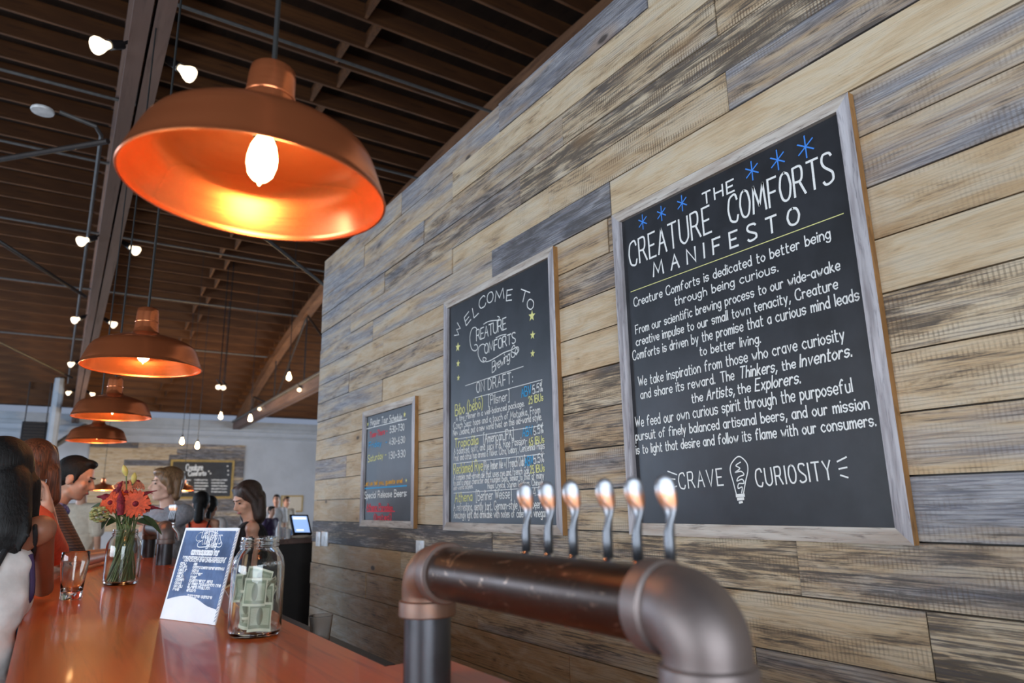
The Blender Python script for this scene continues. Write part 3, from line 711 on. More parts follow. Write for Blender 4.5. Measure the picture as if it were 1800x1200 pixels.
# ------------------------------------------------------------------ hand lettering (single-stroke chalk alphabet)
G = {}
def _g(ch, s): G[ch] = s
for line in '''A 0d3n6d 1h5h
B 0d0n ~0n3n5m5k3i0i ~0i3i6h6f4d0d
C ~6l5n3n1m0j0h1e3d5d6f
D 0d0n ~0n3n5l6i5f3d0d
E 5d0d0n5n 0i4i
F 0d0n5n 0i4i
G ~6l5n3n1m0j0h1e3d5d6f 6f6h4h
H 0d0n 6d6n 0i6i
I 0d0n
J ~4n4f3d1d0f
K 0d0n 5n0h 1i5d
L 0n0d5d
M 0d1n4f7n8d
N 0d0n6d6n
O ~3n1m0j0h1e3d5e6h6j5m3n
P 0d0n ~0n4n5l4i0i
R 0d0n ~0n4n5l4i0i 3i6d
S ~5m4n1n0l1j4h5g5e3d1d0e
T 0n6n 3n3d
U ~0n0g1e3d5e6g6n
V 0n3d6n
W 0n2d4l6d8n
X 0n5d 5n0d
Y 0n3i6n 3i3d
Z 0n5n0d5d
a ~4i2j0h0f2d4f 4j4d
b 0n0d ~0h2j4h4f2d0f
c ~4i2j0h0f2d4e
d ~4h2j0h0f2d4f 4n4d
e 0g4g ~4g4i2j0h0f2d4e
f ~4m3n2m1k1d 0j3j
g ~4h2j0h0f2d4f 4j4c ~4c3a1a0b
h 0n0d ~0h2j4h4d
i 0j0d 0l0m
j ~2j2c1a0a 2l2m
k 0n0d 3j0f 1g4d
l 0n0d
m 0j0d ~0h2j3h3d ~3h5j6h6d
n 0j0d ~0h2j4h4d
o ~2j0h0f2d4f4h2j
p 0j0a ~0h2j4h4f2d0f
q ~4h2j0h0f2d4f 4j4a
r 0j0d ~0h2j3i
s ~4i2j0i1g3g4f2d0e
t ~1m1e2d3d 0j3j
u ~0j0f1d3d4f 4j4d
v 0j2d4j
w 0j2d3h4d6j
x 0j4d 4j0d
y 0j2d 4j1a
z 0j4j0d4d
0 ~2n0k0g2d4g4k2n
1 0l1n1d
2 ~0l1n3n4l3i0d 0d4d
3 ~0m2n4l3j1i ~1i4h4f2d0e
4 3d3n0g4g
5 4n1n0i ~0i3j4g3d1d0e
6 ~3n1k0g1d3d4f3h1h0f
7 0n4n1d
8 ~2n0l2i4f2d0f2i4l2n
. 0d0e
, 1e0b
- 0h3h
: 0e0f 0i0j
[ 2o0o0b2b
] 0o2o2b0b
( ~2o0k0g2b
) ~0o2k2g0b
! 0n0g 0d0e
' 0n0l
/ 0c4o
% 0c4o ~1n0l1j2l1n ~3g2e3c4e3g
& ~5d1k2n3m3k0g0e2d4f5h'''.split('\n'):
    c_, r_ = line.split(' ', 1); _g(c_, r_)
_g('é', G['e']+' 2l3n'); _g('ö', G['o']+' 1l1m 3l3m'); _g('á', G['a']+' 2l3n')
GC = {}
def glyph(ch):
    if ch not in GC:
        st = []; mx = 0
        for s in G[ch].split():
            sm = s[0] == '~'; s = s.lstrip('~')
            pts = [Vector((int(s[i]), ord(s[i+1])-97-3, 0))*.1 for i in range(0, len(s), 2)]
            mx = max(mx, max(p.x for p in pts)); st.append(catmull(pts, 4) if sm else pts)
        GC[ch] = (st, mx)
    return GC[ch]
def layout(txt, gap=.2, space=.42, slant=0):
    x = 0; out = []
    for ch in txt:
        if ch == ' ': x += space; continue
        st, wd = glyph(ch)
        for s in st: out.append([Vector((x+p.x+slant*p.y, p.y, 0)) for p in s])
        x += wd+gap
    return out, x-gap
class Plane_:
    """a flat writing surface: origin, reading direction, up direction, outward normal"""
    def __init__(s, o, u, v): s.o = Vector(o); s.u = Vector(u).normalized(); s.v = Vector(v).normalized(); s.n = s.u.cross(s.v)
    def at(s, x, y, h=0): return s.o+s.u*x+s.v*y+s.n*h
    def uv(s, p): d = Vector(p)-s.o; return Vector((d.dot(s.u), d.dot(s.v), 0))
_lift = [0]
def ribbon(bm, pl, pts, wd, h=.0006):
    """one chalk stroke lying on the surface: a mitred strip"""
    P = [pts[0]]
    for p in pts[1:]:
        if (p-P[-1]).length > 1e-6: P.append(p)
    if len(P) < 2: return
    _lift[0] = (_lift[0]+1) % 9; h = h+_lift[0]*.00007
    d0 = (P[1]-P[0]).normalized(); d1 = (P[-1]-P[-2]).normalized(); P[0] = P[0]-d0*wd*.3; P[-1] = P[-1]+d1*wd*.3
    rows_ = []
    for i, p in enumerate(P):
        da = (P[i]-P[i-1]).normalized() if i else (P[1]-P[0]).normalized()
        db = (P[i+1]-P[i]).normalized() if i < len(P)-1 else da
        na = Vector((-da.y, da.x, 0)); nb = Vector((-db.y, db.x, 0)); m = na+nb
        if m.length < .5: rows_.append((p-na*wd/2, p+na*wd/2)); rows_.append((p-nb*wd/2, p+nb*wd/2)); continue
        m.normalize(); k_ = min(1.6, 1/max(.2, m.dot(na))); rows_.append((p-m*wd/2*k_, p+m*wd/2*k_))
    vs = [(bm.verts.new(pl.at(u.x, u.y, h)), bm.verts.new(pl.at(v.x, v.y, h))) for u, v in rows_]
    for i in range(len(vs)-1): bm.faces.new((vs[i][0], vs[i+1][0], vs[i+1][1], vs[i][1]))
def write(bm, pl, txt, a, b, cap, wd, slant=0, gap=.2, space=.42):
    """text whose baseline runs from surface point a to b"""
    st, nw = layout(txt, gap, space, slant); a = Vector(a); b = Vector(b); d = (b-a)/nw; upv = Vector((-d.y, d.x, 0)).normalized()*cap
    for s in st: ribbon(bm, pl, [a+d*p.x+upv*p.y for p in s], wd)
def starshape(bm, pl, c, r, h=.0006, rot=0):
    pts = [pl.at(c.x+r*(1 if i % 2 == 0 else .42)*math.sin(PI*i/5+rot), c.y+r*(1 if i % 2 == 0 else .42)*math.cos(PI*i/5+rot), h) for i in range(10)]
    cv = bm.verts.new(pl.at(c.x, c.y, h)); vs = [bm.verts.new(p) for p in pts]
    for i in range(10): bm.faces.new((cv, vs[i], vs[(i+1) % 10]))
# ------------------------------------------------------------------ framed chalkboards on the wall
XPAN = W-.012; XFR = W-.028
def chalkboard(name, ya, yb, z0, z1, fwid, label, cat='chalkboard'):
    """ya = left edge (far), yb = right edge (near)"""
    t = thing(name, (W, (ya+yb)/2, z0), label, cat, 'framed chalkboards')
    bm = B(); box(bm, (XPAN, yb+fwid*.6, z0+fwid*.6), (W-.002, ya-fwid*.6, z1-fwid*.6)); obj('slate', bm, M['chalkboard'], t, False)
    def rail(nm, quad, mat):
        """quad: mitred front outline (y, z)"""
        bm = B(); f = [bm.verts.new((XFR, y, z)) for y, z in quad]; k = [bm.verts.new((W-.001, y, z)) for y, z in quad]
        bm.faces.new(f); bm.faces.new(k[::-1])
        for i in range(4):
            q = (i+1) % 4; fc = bm.faces.new((f[i], f[q], k[q], k[i]))
        bmesh.ops.recalc_face_normals(bm, faces=bm.faces)
        for fc in bm.faces:
            c = fc.calc_center_median()
            if abs(fc.normal.x) < .5 and (abs(c.y-ya) < 1e-3 or abs(c.y-yb) < 1e-3 or abs(c.z-z0) < 1e-3 or abs(c.z-z1) < 1e-3): fc.material_index = 1
        obj(nm, bm, [mat, M['frameedge']], t, False)
    f = fwid
    rail('frame_rail', [(ya, z1), (yb, z1), (yb+f, z1-f), (ya-f, z1-f)], M['frameH'])
    rail('frame_rail', [(ya, z0), (ya-f, z0+f), (yb+f, z0+f), (yb, z0)], M['frameH'])
    rail('frame_stile', [(ya, z0), (ya, z1), (ya-f, z1-f), (ya-f, z0+f)], M['frameV'])
    rail('frame_stile', [(yb, z0), (yb+f, z0+f), (yb+f, z1-f), (yb, z1)], M['frameV'])
    return t
WP = Plane_((XPAN-.0002, 0, 0), (0, -1, 0), (0, 0, 1))
def S(px, py): return WP.uv(atx(px, py, XPAN-.0002))      # pixel on the slate -> (along, up)
def F(px, py): return atx(px, py, XFR)
class Lines:
    def __init__(s): s.d = {}
    def bm(s, k):
        if k not in s.d: s.d[k] = bmesh.new()
        return s.d[k]
def emitbm(L, t, names):
    for k, bm in L.d.items(): obj(names.get(k, 'lettering'), bm, M[k[1]], t, False)
def pline(L, k, pts, wd=.004, smooth=False):
    P = [S(*p) for p in pts]; ribbon(L.bm(k), WP, catmull(P, 6) if smooth else P, wd)
def text(L, k, txt, p0, p1, hpx, wd=.0045, slant=0, gap=.2, space=.42):
    a, b = S(*p0), S(*p1); cap = (S(p0[0], p0[1]-hpx)-a).length
    write(L.bm(k), WP, txt, a, b, cap, wd, slant, gap, space)

# manifesto board
a, b, c, d = F(1080, 375), F(1490, 163), F(1606, 951), F(1100, 944)
tm = chalkboard('chalkboard', (a.y+d.y)/2, (b.y+c.y)/2, (c.z+d.z)/2, (a.z+b.z)/2, .042, 'largest black chalkboard with a white lettered manifesto and blue stars')
L = Lines(); K = ('title', 'chalk')
text(L, K, 'THE', (1236, 360), (1291, 335), 20, .0065, gap=.3)
text(L, K, 'CREATURE', (1108, 469), (1251, 407), 42, .0075, gap=.22)
text(L, K, 'COMFORTS', (1283, 393), (1466, 319), 47, .0075, gap=.2)
text(L, K, 'MANIFESTO', (1149, 486), (1406, 391), 24, .0075, gap=.62)
pline(L, ('rule', 'chalk_y'), [(1109, 513), (1483, 375)], .0028)
K = ('dedication', 'chalk')
text(L, K, 'Creature Comforts is dedicated to better being', (1115, 539), (1460, 418), 15, .0042)
text(L, K, 'through being curious.', (1187, 537), (1368, 477), 15, .0042)
K = ('process', 'chalk')
text(L, K, 'From our scientific brewing process to our wide-awake', (1118, 587), (1477, 474), 15, .0042)
text(L, K, 'creative impulse to our small town tenacity, Creature', (1119, 608), (1473, 507), 15, .0042)
text(L, K, 'Comforts is driven by the promise that a curious mind leads', (1113, 633), (1511, 527), 16, .0042)
text(L, K, 'to better living.', (1231, 625), (1337, 602), 16, .0042)
K = ('inspiration', 'chalk')
text(L, K, 'We take inspiration from those who crave curiosity', (1123, 679), (1485, 597), 17, .0042)
text(L, K, 'and share its reward.', (1127, 701), (1257, 674), 16, .0042)
text(L, K, 'The', (1268, 672), (1291, 667), 18, .0042); text(L, K, 'Thinkers,', (1301, 665), (1366, 653), 20, .0046, .18)
text(L, K, 'the', (1376, 651), (1399, 646), 17, .0042); text(L, K, 'Inventors.', (1407, 645), (1497, 626), 22, .0046, .18)
text(L, K, 'the', (1217, 708), (1236, 704), 16, .0042); text(L, K, 'Artists,', (1243, 703), (1291, 694), 19, .0046, .18)
text(L, K, 'the', (1298, 692), (1320, 688), 17, .0042); text(L, K, 'Explorers.', (1328, 687), (1407, 673), 21, .0046, .18)
K = ('mission', 'chalk')
text(L, K, 'We feed our own curious spirit through the purposeful', (1118, 751), (1499, 688), 18, .0042)
text(L, K, 'pursuit of finely balanced artisanal beers, and our mission', (1118, 774), (1528, 718), 16, .0042)
text(L, K, 'is to light that desire and follow its flame with our consumers.', (1119, 798), (1540, 748), 16, .0042)
K = ('slogan', 'chalk')
text(L, K, 'CRAVE', (1195, 859), (1272, 852), 27, .005, gap=.3); text(L, ('curiosity', 'chalk'), 'CURIOSITY', (1331, 855), (1464, 842), 30, .005, gap=.3)
for p in (((1174, 828), (1190, 834)), ((1176, 841), (1187, 842)), ((1179, 858), (1190, 854)), ((1472, 811), (1488, 803)), ((1475, 824), (1489, 821)), ((1478, 835), (1491, 839))): pline(L, K if p[0][0] < 1300 else ('curiosity', 'chalk'), p, .0045)
K = ('bulb_drawing', 'chalk')
pline(L, K, [(1295, 869), (1289, 846), (1284, 826), (1287, 813), (1299, 802), (1312, 812), (1315, 826), (1311, 846), (1307, 869)], .004, True)
pline(L, K, [(1302, 812), (1294, 818), (1301, 823), (1293, 830), (1303, 828), (1308, 834), (1299, 838), (1296, 845), (1305, 842), (1308, 849), (1299, 850), (1298, 858), (1305, 856), (1304, 866)], .0038, True)
pline(L, K, [(1295, 871), (1308, 870)], .010); pline(L, K, [(1297, 877), (1307, 876)], .009); pline(L, K, [(1300, 883), (1305, 882)], .007)
for px, py, r in ((1130, 390, 13), (1163, 375, 13), (1199, 357, 14), (1322, 300, 17), (1367, 281, 18), (1416, 258, 20)):
    bm = B(); c0 = S(px, py); rr = (S(px, py-r)-c0).length
    for a0 in (90, 35, 145): ribbon(bm, WP, [c0-Vector((math.cos(a0*PI/180), math.sin(a0*PI/180), 0))*rr*(1.0 if a0 == 90 else .85), c0+Vector((math.cos(a0*PI/180), math.sin(a0*PI/180), 0))*rr*(1.0 if a0 == 90 else .85)], .0045)
    obj('star_drawing', bm, M['chalk_b'], tm, False)
emitbm(L, tm, {('title', 'chalk'): 'title_lettering', ('rule', 'chalk_y'): 'yellow_rule', ('slogan', 'chalk'): 'slogan_lettering', ('curiosity', 'chalk'): 'slogan_lettering', ('bulb_drawing', 'chalk'): 'bulb_drawing'})

# welcome / on draft board: pixel helper for the 2.2215x view of it
a, b, c, d = F(779, 535), F(971, 430), F(990, 938), F(779, 934)
tw_ = chalkboard('chalkboard', (a.y+d.y)/2, (b.y+c.y)/2, (c.z+d.z)/2, (a.z+b.z)/2, .042, 'tall chalkboard beer list with yellow stars, behind the tap handles')
q = lambda x, y: (620+x/2.2215, 420+y/2.2215)
L = Lines(); K = ('welcome', 'chalk')
def qt(k, txt, x0, y0, x1, y1, h, wd=.0040, slant=0, gap=.2, space=.42): text(L, k, txt, q(x0, y0), q(x1, y1), h/2.2215, wd, slant, gap, space)
for ch, x0, y0, x1, y1, h in (('W', 412, 386, 424, 336, 34), ('E', 444, 338, 462, 314, 38), ('L', 474, 308, 492, 290, 42), ('C', 497, 277, 521, 257, 42), ('O', 527, 254, 550, 240, 40), ('M', 556, 244, 591, 231, 40), ('E', 600, 241, 621, 238, 40), ('T', 648, 238, 682, 252, 42), ('O', 678, 264, 700, 280, 36)):
    qt(K, ch, x0, y0, x1, y1, h, .0055)
K = ('logo', 'chalk')
def qs(k, pts, wd=.005, smooth=True): pline(L, k, [q(*p) for p in pts], wd, smooth)
qs(K, [(486, 352), (478, 344), (466, 352), (459, 376), (459, 402), (466, 430), (480, 436), (489, 424), (484, 412), (476, 414)])
qt(K, 'REATURE', 484, 398, 600, 350, 42, .0055, gap=.12)
qs(K, [(512, 332), (530, 322), (552, 318), (568, 316), (574, 306), (566, 302)], .0045)
qs(K, [(520, 416), (508, 410), (494, 422), (490, 448), (500, 474), (514, 480), (522, 468), (512, 462), (510, 474), (528, 478), (560, 462), (590, 444), (622, 432), (640, 422), (648, 424), (648, 438), (638, 446), (622, 440)])
qt(K, 'OMFORTS', 516, 448, 636, 404, 38, .0055, gap=.12)
qs(K, [(560, 386), (580, 376), (600, 372)], .0045)
qt(K, 'Brewing Co', 545, 522, 645, 448, 40, .0048, .25, .06, .2)
K = ('heading', 'chalk')
qs(K, [(440, 573), (667, 497)], .0035, False); qt(K, 'ON DRAFT:', 484, 600, 625, 562, 40, .0055, gap=.25); qs(K, [(478, 620), (740, 549)], .0035, False)
Y_, Wh, Bl = ('beer_names', 'chalk_y'), ('beer_text', 'chalk'), ('abv', 'chalk_lb')
qt(Y_, 'Bibo (bébö)', 401, 690, 508, 658, 42, .0055); qt(Wh, '[Pilsner]', 531, 648, 612, 628, 36, .0045)
qt(Bl, 'ABV', 660, 618, 698, 605, 36, .0055); qt(Wh, '5.5%', 704, 604, 742, 590, 32, .0045); qt(Y_, '25 IBUs', 688, 644, 744, 630, 28, .0045)
qt(Wh, 'A tiny Pilsner in a well-balanced package.', 404, 712, 670, 652, 22, .0038)
qt(Wh, 'Czech Saaz hops and a touch of Motueka. From', 395, 741, 732, 678, 24, .0038)
qt(Wh, 'New Zealand, put a new world twist on this old-world style.', 393, 768, 738, 706, 24, .0038)
qs(Wh, [(400, 782), (745, 727)], .003, False)
qt(Y_, 'Tropicália', 399, 814, 490, 800, 34, .0055); qt(Wh, '[American IPA]', 512, 796, 628, 777, 36, .0045); qt(Bl, 'ABV', 664, 772, 704, 762, 34, .0055); qt(Wh, '6.5%', 708, 764, 745, 752, 32, .0045); qt(Y_, '65 IBUs', 690, 806, 748, 794, 28, .0045)
qt(Wh, 'A balanced, soft, and juicy IPA. Ripe Passion-', 396, 841, 682, 799, 26, .0038)
qt(Wh, 'fruit and citrus hop aroma & flavor. Citra, Galaxy, Centennial Hops', 396, 866, 750, 818, 24, .0036)
qs(Wh, [(395, 877), (750, 838)], .003, False)
qt(Y_, 'Reclaimed Rye', 395, 918, 508, 902, 40, .0052); qt(Wh, '[Rye Amber Ale w/ French Oak]', 513, 902, 674, 884, 34, .004); qt(Bl, 'ABV', 674, 886, 706, 878, 34, .0055); qt(Wh, '5.5%', 708, 876, 747, 866, 32, .0045); qt(Y_, '25 IBUs', 694, 914, 750, 906, 28, .0045)
qt(Wh, 'A complex malt-driven ale that uses rye and french oak', 395, 941, 690, 916, 24, .0038)
qt(Wh, 'to add a unique character and rounded body, similar to that of many', 395, 962, 748, 933, 22, .0036)
qt(Wh, 'old-world styles.', 395, 980, 470, 972, 18, .0036); qt(Wh, 'Hops: Crystal, Styrian Goldings, Chinook', 528, 974, 745, 960, 22, .0036)
qs(Wh, [(395, 992), (748, 968)], .003, False)
qt(Y_, 'Athena', 400, 1027, 467, 1021, 36, .0055); qt(Wh, '[Berliner Weisse]', 483, 1021, 621, 1011, 38, .0045); qt(Bl, 'ABV', 660, 1008, 700, 1004, 34, .0055); qt(Wh, '4.5%', 706, 1003, 750, 996, 32, .0045)
qt(Wh, 'A refreshing, gently tart, German-style wheat beer.', 395, 1061, 738, 1050, 30, .0042)
qt(Wh, 'Amazingly light and drinkable with notes of cider and vinegar.', 395, 1090, 760, 1084, 28, .0042)
for x, y, r in ((411, 422, 19), (412, 486, 15), (413, 542, 13), (700, 300, 23), (703, 375, 18), (703, 447, 16)):
    bm = B(); c0 = S(*q(x, y)); starshape(bm, WP, c0, (S(*q(x, y-r))-c0).length, rot=.12); obj('star_drawing', bm, M['chalk_y'], tw_, False)
emitbm(L, tw_, {('logo', 'chalk'): 'logo_lettering', ('welcome', 'chalk'): 'title_lettering'})

# tour schedule board
a, b, c, d = F(636, 724), F(729, 696), F(727, 932), F(633, 922)
ts = chalkboard('chalkboard', (a.y+d.y)/2, (b.y+c.y)/2, (c.z+d.z)/2, (a.z+b.z)/2, .042, 'smallest black chalkboard with coloured tour times, farthest left on the wall')
q = lambda x, y: (530+x/6, 640+y/6); L = Lines(); K = ('title', 'chalk')
def qt(k, txt, x0, y0, x1, y1, h, wd=.0055, slant=0, gap=.2, space=.42): text(L, k, txt, q(x0, y0), q(x1, y1), h/6, wd, slant, gap, space)
def qs(k, pts, wd=.005, smooth=False): pline(L, k, [q(*p) for p in pts], wd, smooth)
qt(K, 'Regular Tour Schedule', 728, 643, 1058, 585, 62); qs(K, [(685, 682), (1110, 578)])
qt(('days', 'chalk_r'), 'Tues-Thurs -', 722, 775, 905, 728, 55, .007); qt(K, '5:30-7:30', 932, 724, 1084, 694, 68, .006)
qt(('days', 'chalk_lb'), 'Friday  -', 712, 884, 902, 846, 58, .007); qt(K, '4:30-6:30', 925, 852, 1090, 826, 68, .006)
qt(('days', 'chalk_y'), 'Saturday -', 704, 1030, 895, 982, 66, .006); qt(K, '1:30-3:30', 922, 998, 1094, 974, 72, .006)
q = lambda x, y: (530+x/6, 840+y/6)
qt(('note', 'chalk_o'), 'Let us tell you, guests one!', 665, 80, 1062, 48, 42, .006)
qs(('rule', 'chalk_lb'), [(668, 110), (1110, 80)], .009)
qt(('special', 'chalk'), 'Special Release Beers:', 668, 214, 1108, 190, 66, .007)
qt(('special', 'chalk_r'), 'Athena Paradiso', 685, 340, 960, 348, 70, .009); qs(('special', 'chalk_r'), [(690, 352), (985, 350)], .007); qt(('special', 'chalk_r'), '(limited)', 765, 440, 945, 440, 58, .009); qs(('special', 'chalk_r'), [(768, 460), (768, 392)], .007); qs(('special', 'chalk_r'), [(945, 460), (950, 310)], .007)
for x, y, r, yy in ((700, 632, 26, 640), (1088, 530, 34, 640), (1105, 25, 24, 840)):
    bm = B(); c0 = S(530+x/6, yy+y/6); starshape(bm, WP, c0, (S(530+x/6, yy+(y-r)/6)-c0).length, rot=.1); obj('star_drawing', bm, M['chalk_y'], ts, False)
emitbm(L, ts, {('title', 'chalk'): 'title_lettering', ('rule', 'chalk_lb'): 'blue_rule'})

# white switch plates on the wall
for i, (x0, y0, x1, y1, lab) in enumerate(((556.5, 934, 562.5, 960, 'left one of two white switch plates by the wall end'), (566, 934, 575.5, 960, 'right one of two white switch plates by the wall end'), (732, 949, 745, 974, 'white outlet plate below the small chalkboard, partly behind the pipe'))):
    A = atx(x0, y0, W-.006); Bq = atx(x1, y1, W-.006); t = thing('switch_plate', (W, (A.y+Bq.y)/2, Bq.z), lab, 'switch plate', 'white plates on the wall')
    bm = B(); box(bm, (W-.010, Bq.y, Bq.z), (W-.001, A.y, A.z)); bevel(bm, .002); obj('plate', bm, M['white'], t)
    bm = B(); cy, cz = (A.y+Bq.y)/2, (A.z+Bq.z)/2; box(bm, (W-.014, cy-.012, cz-.02), (W-.0095, cy+.012, cz+.02)); bevel(bm, .002, 1); obj('rocker', bm, M['white'], t)
# far chalkboard on the cladding and the yellow framed board right of it
yb_ = Y1-.06
A = aty(304, 811, yb_); Bq = aty(404, 872, yb_)
t = thing('menu_board', (A.x, yb_, Bq.z), 'distant wide chalkboard menu on the far board cladding', 'chalkboard')
bm = B(); box(bm, (A.x, yb_-.03, Bq.z), (Bq.x, yb_, A.z)); obj('slate', bm, M['chalkboard'], t, False)
bm = B()
for p0, p1 in (((A.x-.08, A.z), (Bq.x+.08, A.z+.08)), ((A.x-.08, Bq.z-.08), (Bq.x+.08, Bq.z)), ((A.x-.08, Bq.z), (A.x, A.z)), ((Bq.x, Bq.z), (Bq.x+.08, A.z))): box(bm, (p0[0], yb_-.05, p0[1]), (p1[0], yb_, p1[1]))
obj('frame', bm, M['yellowwood'], t, False)
FP = Plane_((0, yb_-.0305, 0), (1, 0, 0), (0, 0, 1)); bm = B()
def fs(px, py): return FP.uv(aty(px, py, yb_-.0305))
for txt, p0, p1, h in (('Creature', (327, 827), (356, 826), 11), ('Comforts', (331, 836), (362, 835), 8)): write(bm, FP, txt, fs(*p0), fs(*p1), (fs(p0[0], p0[1]-h)-fs(*p0)).length, .035, gap=.15)
rnd = random.Random(4)
for row in range(5):
    for x0, x1 in ((313, 335), (342, 366), (372, 400)):
        y = 844+row*5.2; write(bm, FP, ''.join(rnd.choice('nuomrei') for _ in range(9)), fs(x0, y), fs(x1-rnd.uniform(0, 6), y+.3), .055, .02)
for px, py in ((324, 830), (367, 828), (370, 832), (400, 819), (401, 827), (401, 834)): starshape(bm, FP, fs(px, py), .045)
obj('lettering', bm, M['chalk'], t, False)
A = aty(497, 873, yb_); Bq = aty(530, 897, yb_)
t = thing('framed_notice', (A.x, Y1, Bq.z), 'pale notice board in a yellow frame on the far grey wall', 'notice board')
bm = B(); box(bm, (A.x, Y1-.03, Bq.z), (Bq.x, Y1-.001, A.z)); obj('panel', bm, M['cloth_cream'], t, False)
bm = B()
for p0, p1 in (((A.x-.05, A.z), (Bq.x+.05, A.z+.06)), ((A.x-.05, Bq.z-.06), (Bq.x+.05, Bq.z)), ((A.x-.05, Bq.z), (A.x, A.z)), ((Bq.x, Bq.z), (Bq.x+.05, A.z))): box(bm, (p0[0], Y1-.05, p0[1]), (p1[0], Y1-.001, p1[1]))
obj('frame', bm, M['yellowwood'], t, False)
# ------------------------------------------------------------------ things on the bar
def at_base(px, py, ytop, lift=.0006):
    """standing place on the bar top and the height that reaches the pixel row ytop"""
    p = atz(px, py, CT); h = aty(px, ytop, p.y).z-CT; return Vector((p.x, p.y, CT+lift)), h
def mason_profile(R, H, wall=.0035):
    out = [(R*.55, 0), (R*.86, 0), (R*.95, .006), (R, .018), (R*.985, .03), (R, .045), (R, H*.66), (R*.985, H*.72), (R*.93, H*.785), (R*.82, H*.835), (R*.745, H*.865), (R*.72, H*.885),
           (R*.72, H*.90), (R*.745, H*.905), (R*.745, H*.918), (R*.715, H*.923), (R*.715, H*.94), (R*.74, H*.945), (R*.74, H*.958), (R*.715, H*.963), (R*.715, H*.985), (R*.705, H)]
    inn = [(r-wall, z) for r, z in out[::-1] if z > .03]+[(R*.9-wall, .012), (R*.5, .009), (0, .009)]
    return [(0, .004)]+out+inn
def mason_jar(p, R, H, label, cat):
    t = thing('glass_jar', p, label, cat)
    bm = B(); lathe(bm, mason_profile(R, H), p, 56); obj('jar_body', bm, M['glass'], t, True, 60); return t
def onjar(bm, p, R, txt, ang0, ang1, z, cap, wd):
    st, nw = layout(txt, .25); arc = (ang1-ang0)
    for s in st:
        P = [(ang0+arc*q.x/nw, z+q.y*cap) for q in s]
        tube(bm, [p+Vector(((R+.0004)*math.cos(a), (R+.0004)*math.sin(a), zz)) for a, zz in P], wd, 6)
pj, hj = at_base(447, 1116, 944)
Rj = 45.0/F_PX*fw.dot(pj-O)*1.0
tj = mason_jar(pj, Rj, hj, 'tall clear glass jar stuffed with banknotes on the bar', 'tip jar')
ca = math.atan2(-pj.y, -pj.x)
bm = B(); onjar(bm, pj, Rj*.99, 'WIDE MOUTH', ca+.15, ca+.95, hj*.715, .008, .0007); obj('raised_lettering', bm, M['glass'], tj)
# banknotes: slightly curled sheets standing in the jar
def banknote(c, yaw, w_, h_, curl, tilt, roll, label, wav=.004, seed=0):
    rnd = random.Random(seed); bm = bmesh.new(); uvl = bm.loops.layers.uv.new('UVMap'); nx, nz = 14, 8; th = .0005
    R_ = Matrix.Rotation(yaw, 3, 'Z') @ Matrix.Rotation(tilt, 3, 'X') @ Matrix.Rotation(roll, 3, 'Y'); ph = rnd.uniform(0, 6)
    def pt(i, j, s):
        u = (i/nx-.5)*w_; v = (j/nz-.5)*h_
        dep = (u*u)/max(.001, w_)*curl*4+wav*math.sin(u*90+ph)+wav*.7*math.sin(v*120+ph*2)+s*th
        return Vector(c)+R_ @ Vector((u, dep, v))
    A_ = [[bm.verts.new(pt(i, j, 0)) for j in range(nz+1)] for i in range(nx+1)]; B_ = [[bm.verts.new(pt(i, j, 1)) for j in range(nz+1)] for i in range(nx+1)]
    def face(vs, ij):
        f = bm.faces.new(vs)
        for lp, (i, j) in zip(f.loops, ij): lp[uvl].uv = (i/nx, j/nz)
    for i in range(nx):
        for j in range(nz):
            ij = [(i, j), (i+1, j), (i+1, j+1), (i, j+1)]
            face([A_[a][b_] for a, b_ in ij], ij); face([B_[a][b_] for a, b_ in ij[::-1]], ij[::-1])
    for i in range(nx):
        for j in (0, nz): ij = [(i, j), (i+1, j)]; face([A_[i][j], A_[i+1][j], B_[i+1][j], B_[i][j]], [(i, j), (i+1, j), (i+1, j), (i, j)])
    for j in range(nz):
        for i in (0, nx): face([A_[i][j], A_[i][j+1], B_[i][j+1], B_[i][j]], [(i, j), (i, j+1), (i, j+1), (i, j)])
    bmesh.ops.recalc_face_normals(bm, faces=bm.faces)
    o = obj('banknote', bm, M['bill']); rebase(o, c); return tag(o, label, 'banknote', 'banknotes in the jar')
vd = Vector((pj.x, pj.y, 0)).normalized(); vr = Vector((vd.y, -vd.x, 0)); yawv = math.atan2(vr.y, vr.x)
def inj(r, d, z): return pj+vr*r+vd*d+Vector((0, 0, z))
BK = ((-.006, -.050, .105, .05, .066, .1, -.05, .05, 'banknote pressed on the jar front above the portrait note'), (.034, -.034, .10, .045, .07, .3, .05, .1, 'banknote curling along the jar front toward the bar edge'), (-.030, -.036, .075, .045, .07, .35, .02, -.1, 'banknote curling along the jar front toward the card'), (.012, -.046, .046, .05, .066, .0, 0, .03, 'folded banknote with a portrait at the bottom front of the jar'),
      (.010, -.034, .088, .06, .064, .1, .05, -.03, 'creased banknote behind the portrait note, halfway up the jar'),
      (.004, -.012, .132, .058, .062, -.15, .3, .25, 'dark folded banknote poking highest in the jar'),
      (.022, -.020, .117, .052, .035, .2, .9, -.2, 'banknote lying slanted across the middle of the jar'),
      (-.040, -.018, .052, .05, .075, .4, .05, .1, 'pale banknote pressed against the jar side by the card'),
      (-.036, .010, .112, .05, .07, -.3, -.1, -.15, 'crumpled banknote high against the jar side by the card'),
      (.046, .004, .070, .045, .072, .3, .1, .2, 'reddish shaded banknote against the jar side by the bar edge'),
      (0, .030, .05, .07, .066, .2, 0, 0, 'banknote standing at the back of the jar, near the bottom'),
      (.01, .020, .10, .06, .06, -.2, .2, .5, 'banknote standing at the back of the jar, mid height'))
yw = (-.1, .5, -.55, 0, .05, -.2, .1, -.75, -1.2, 1.15, 0, .2)
sc = Rj/.068
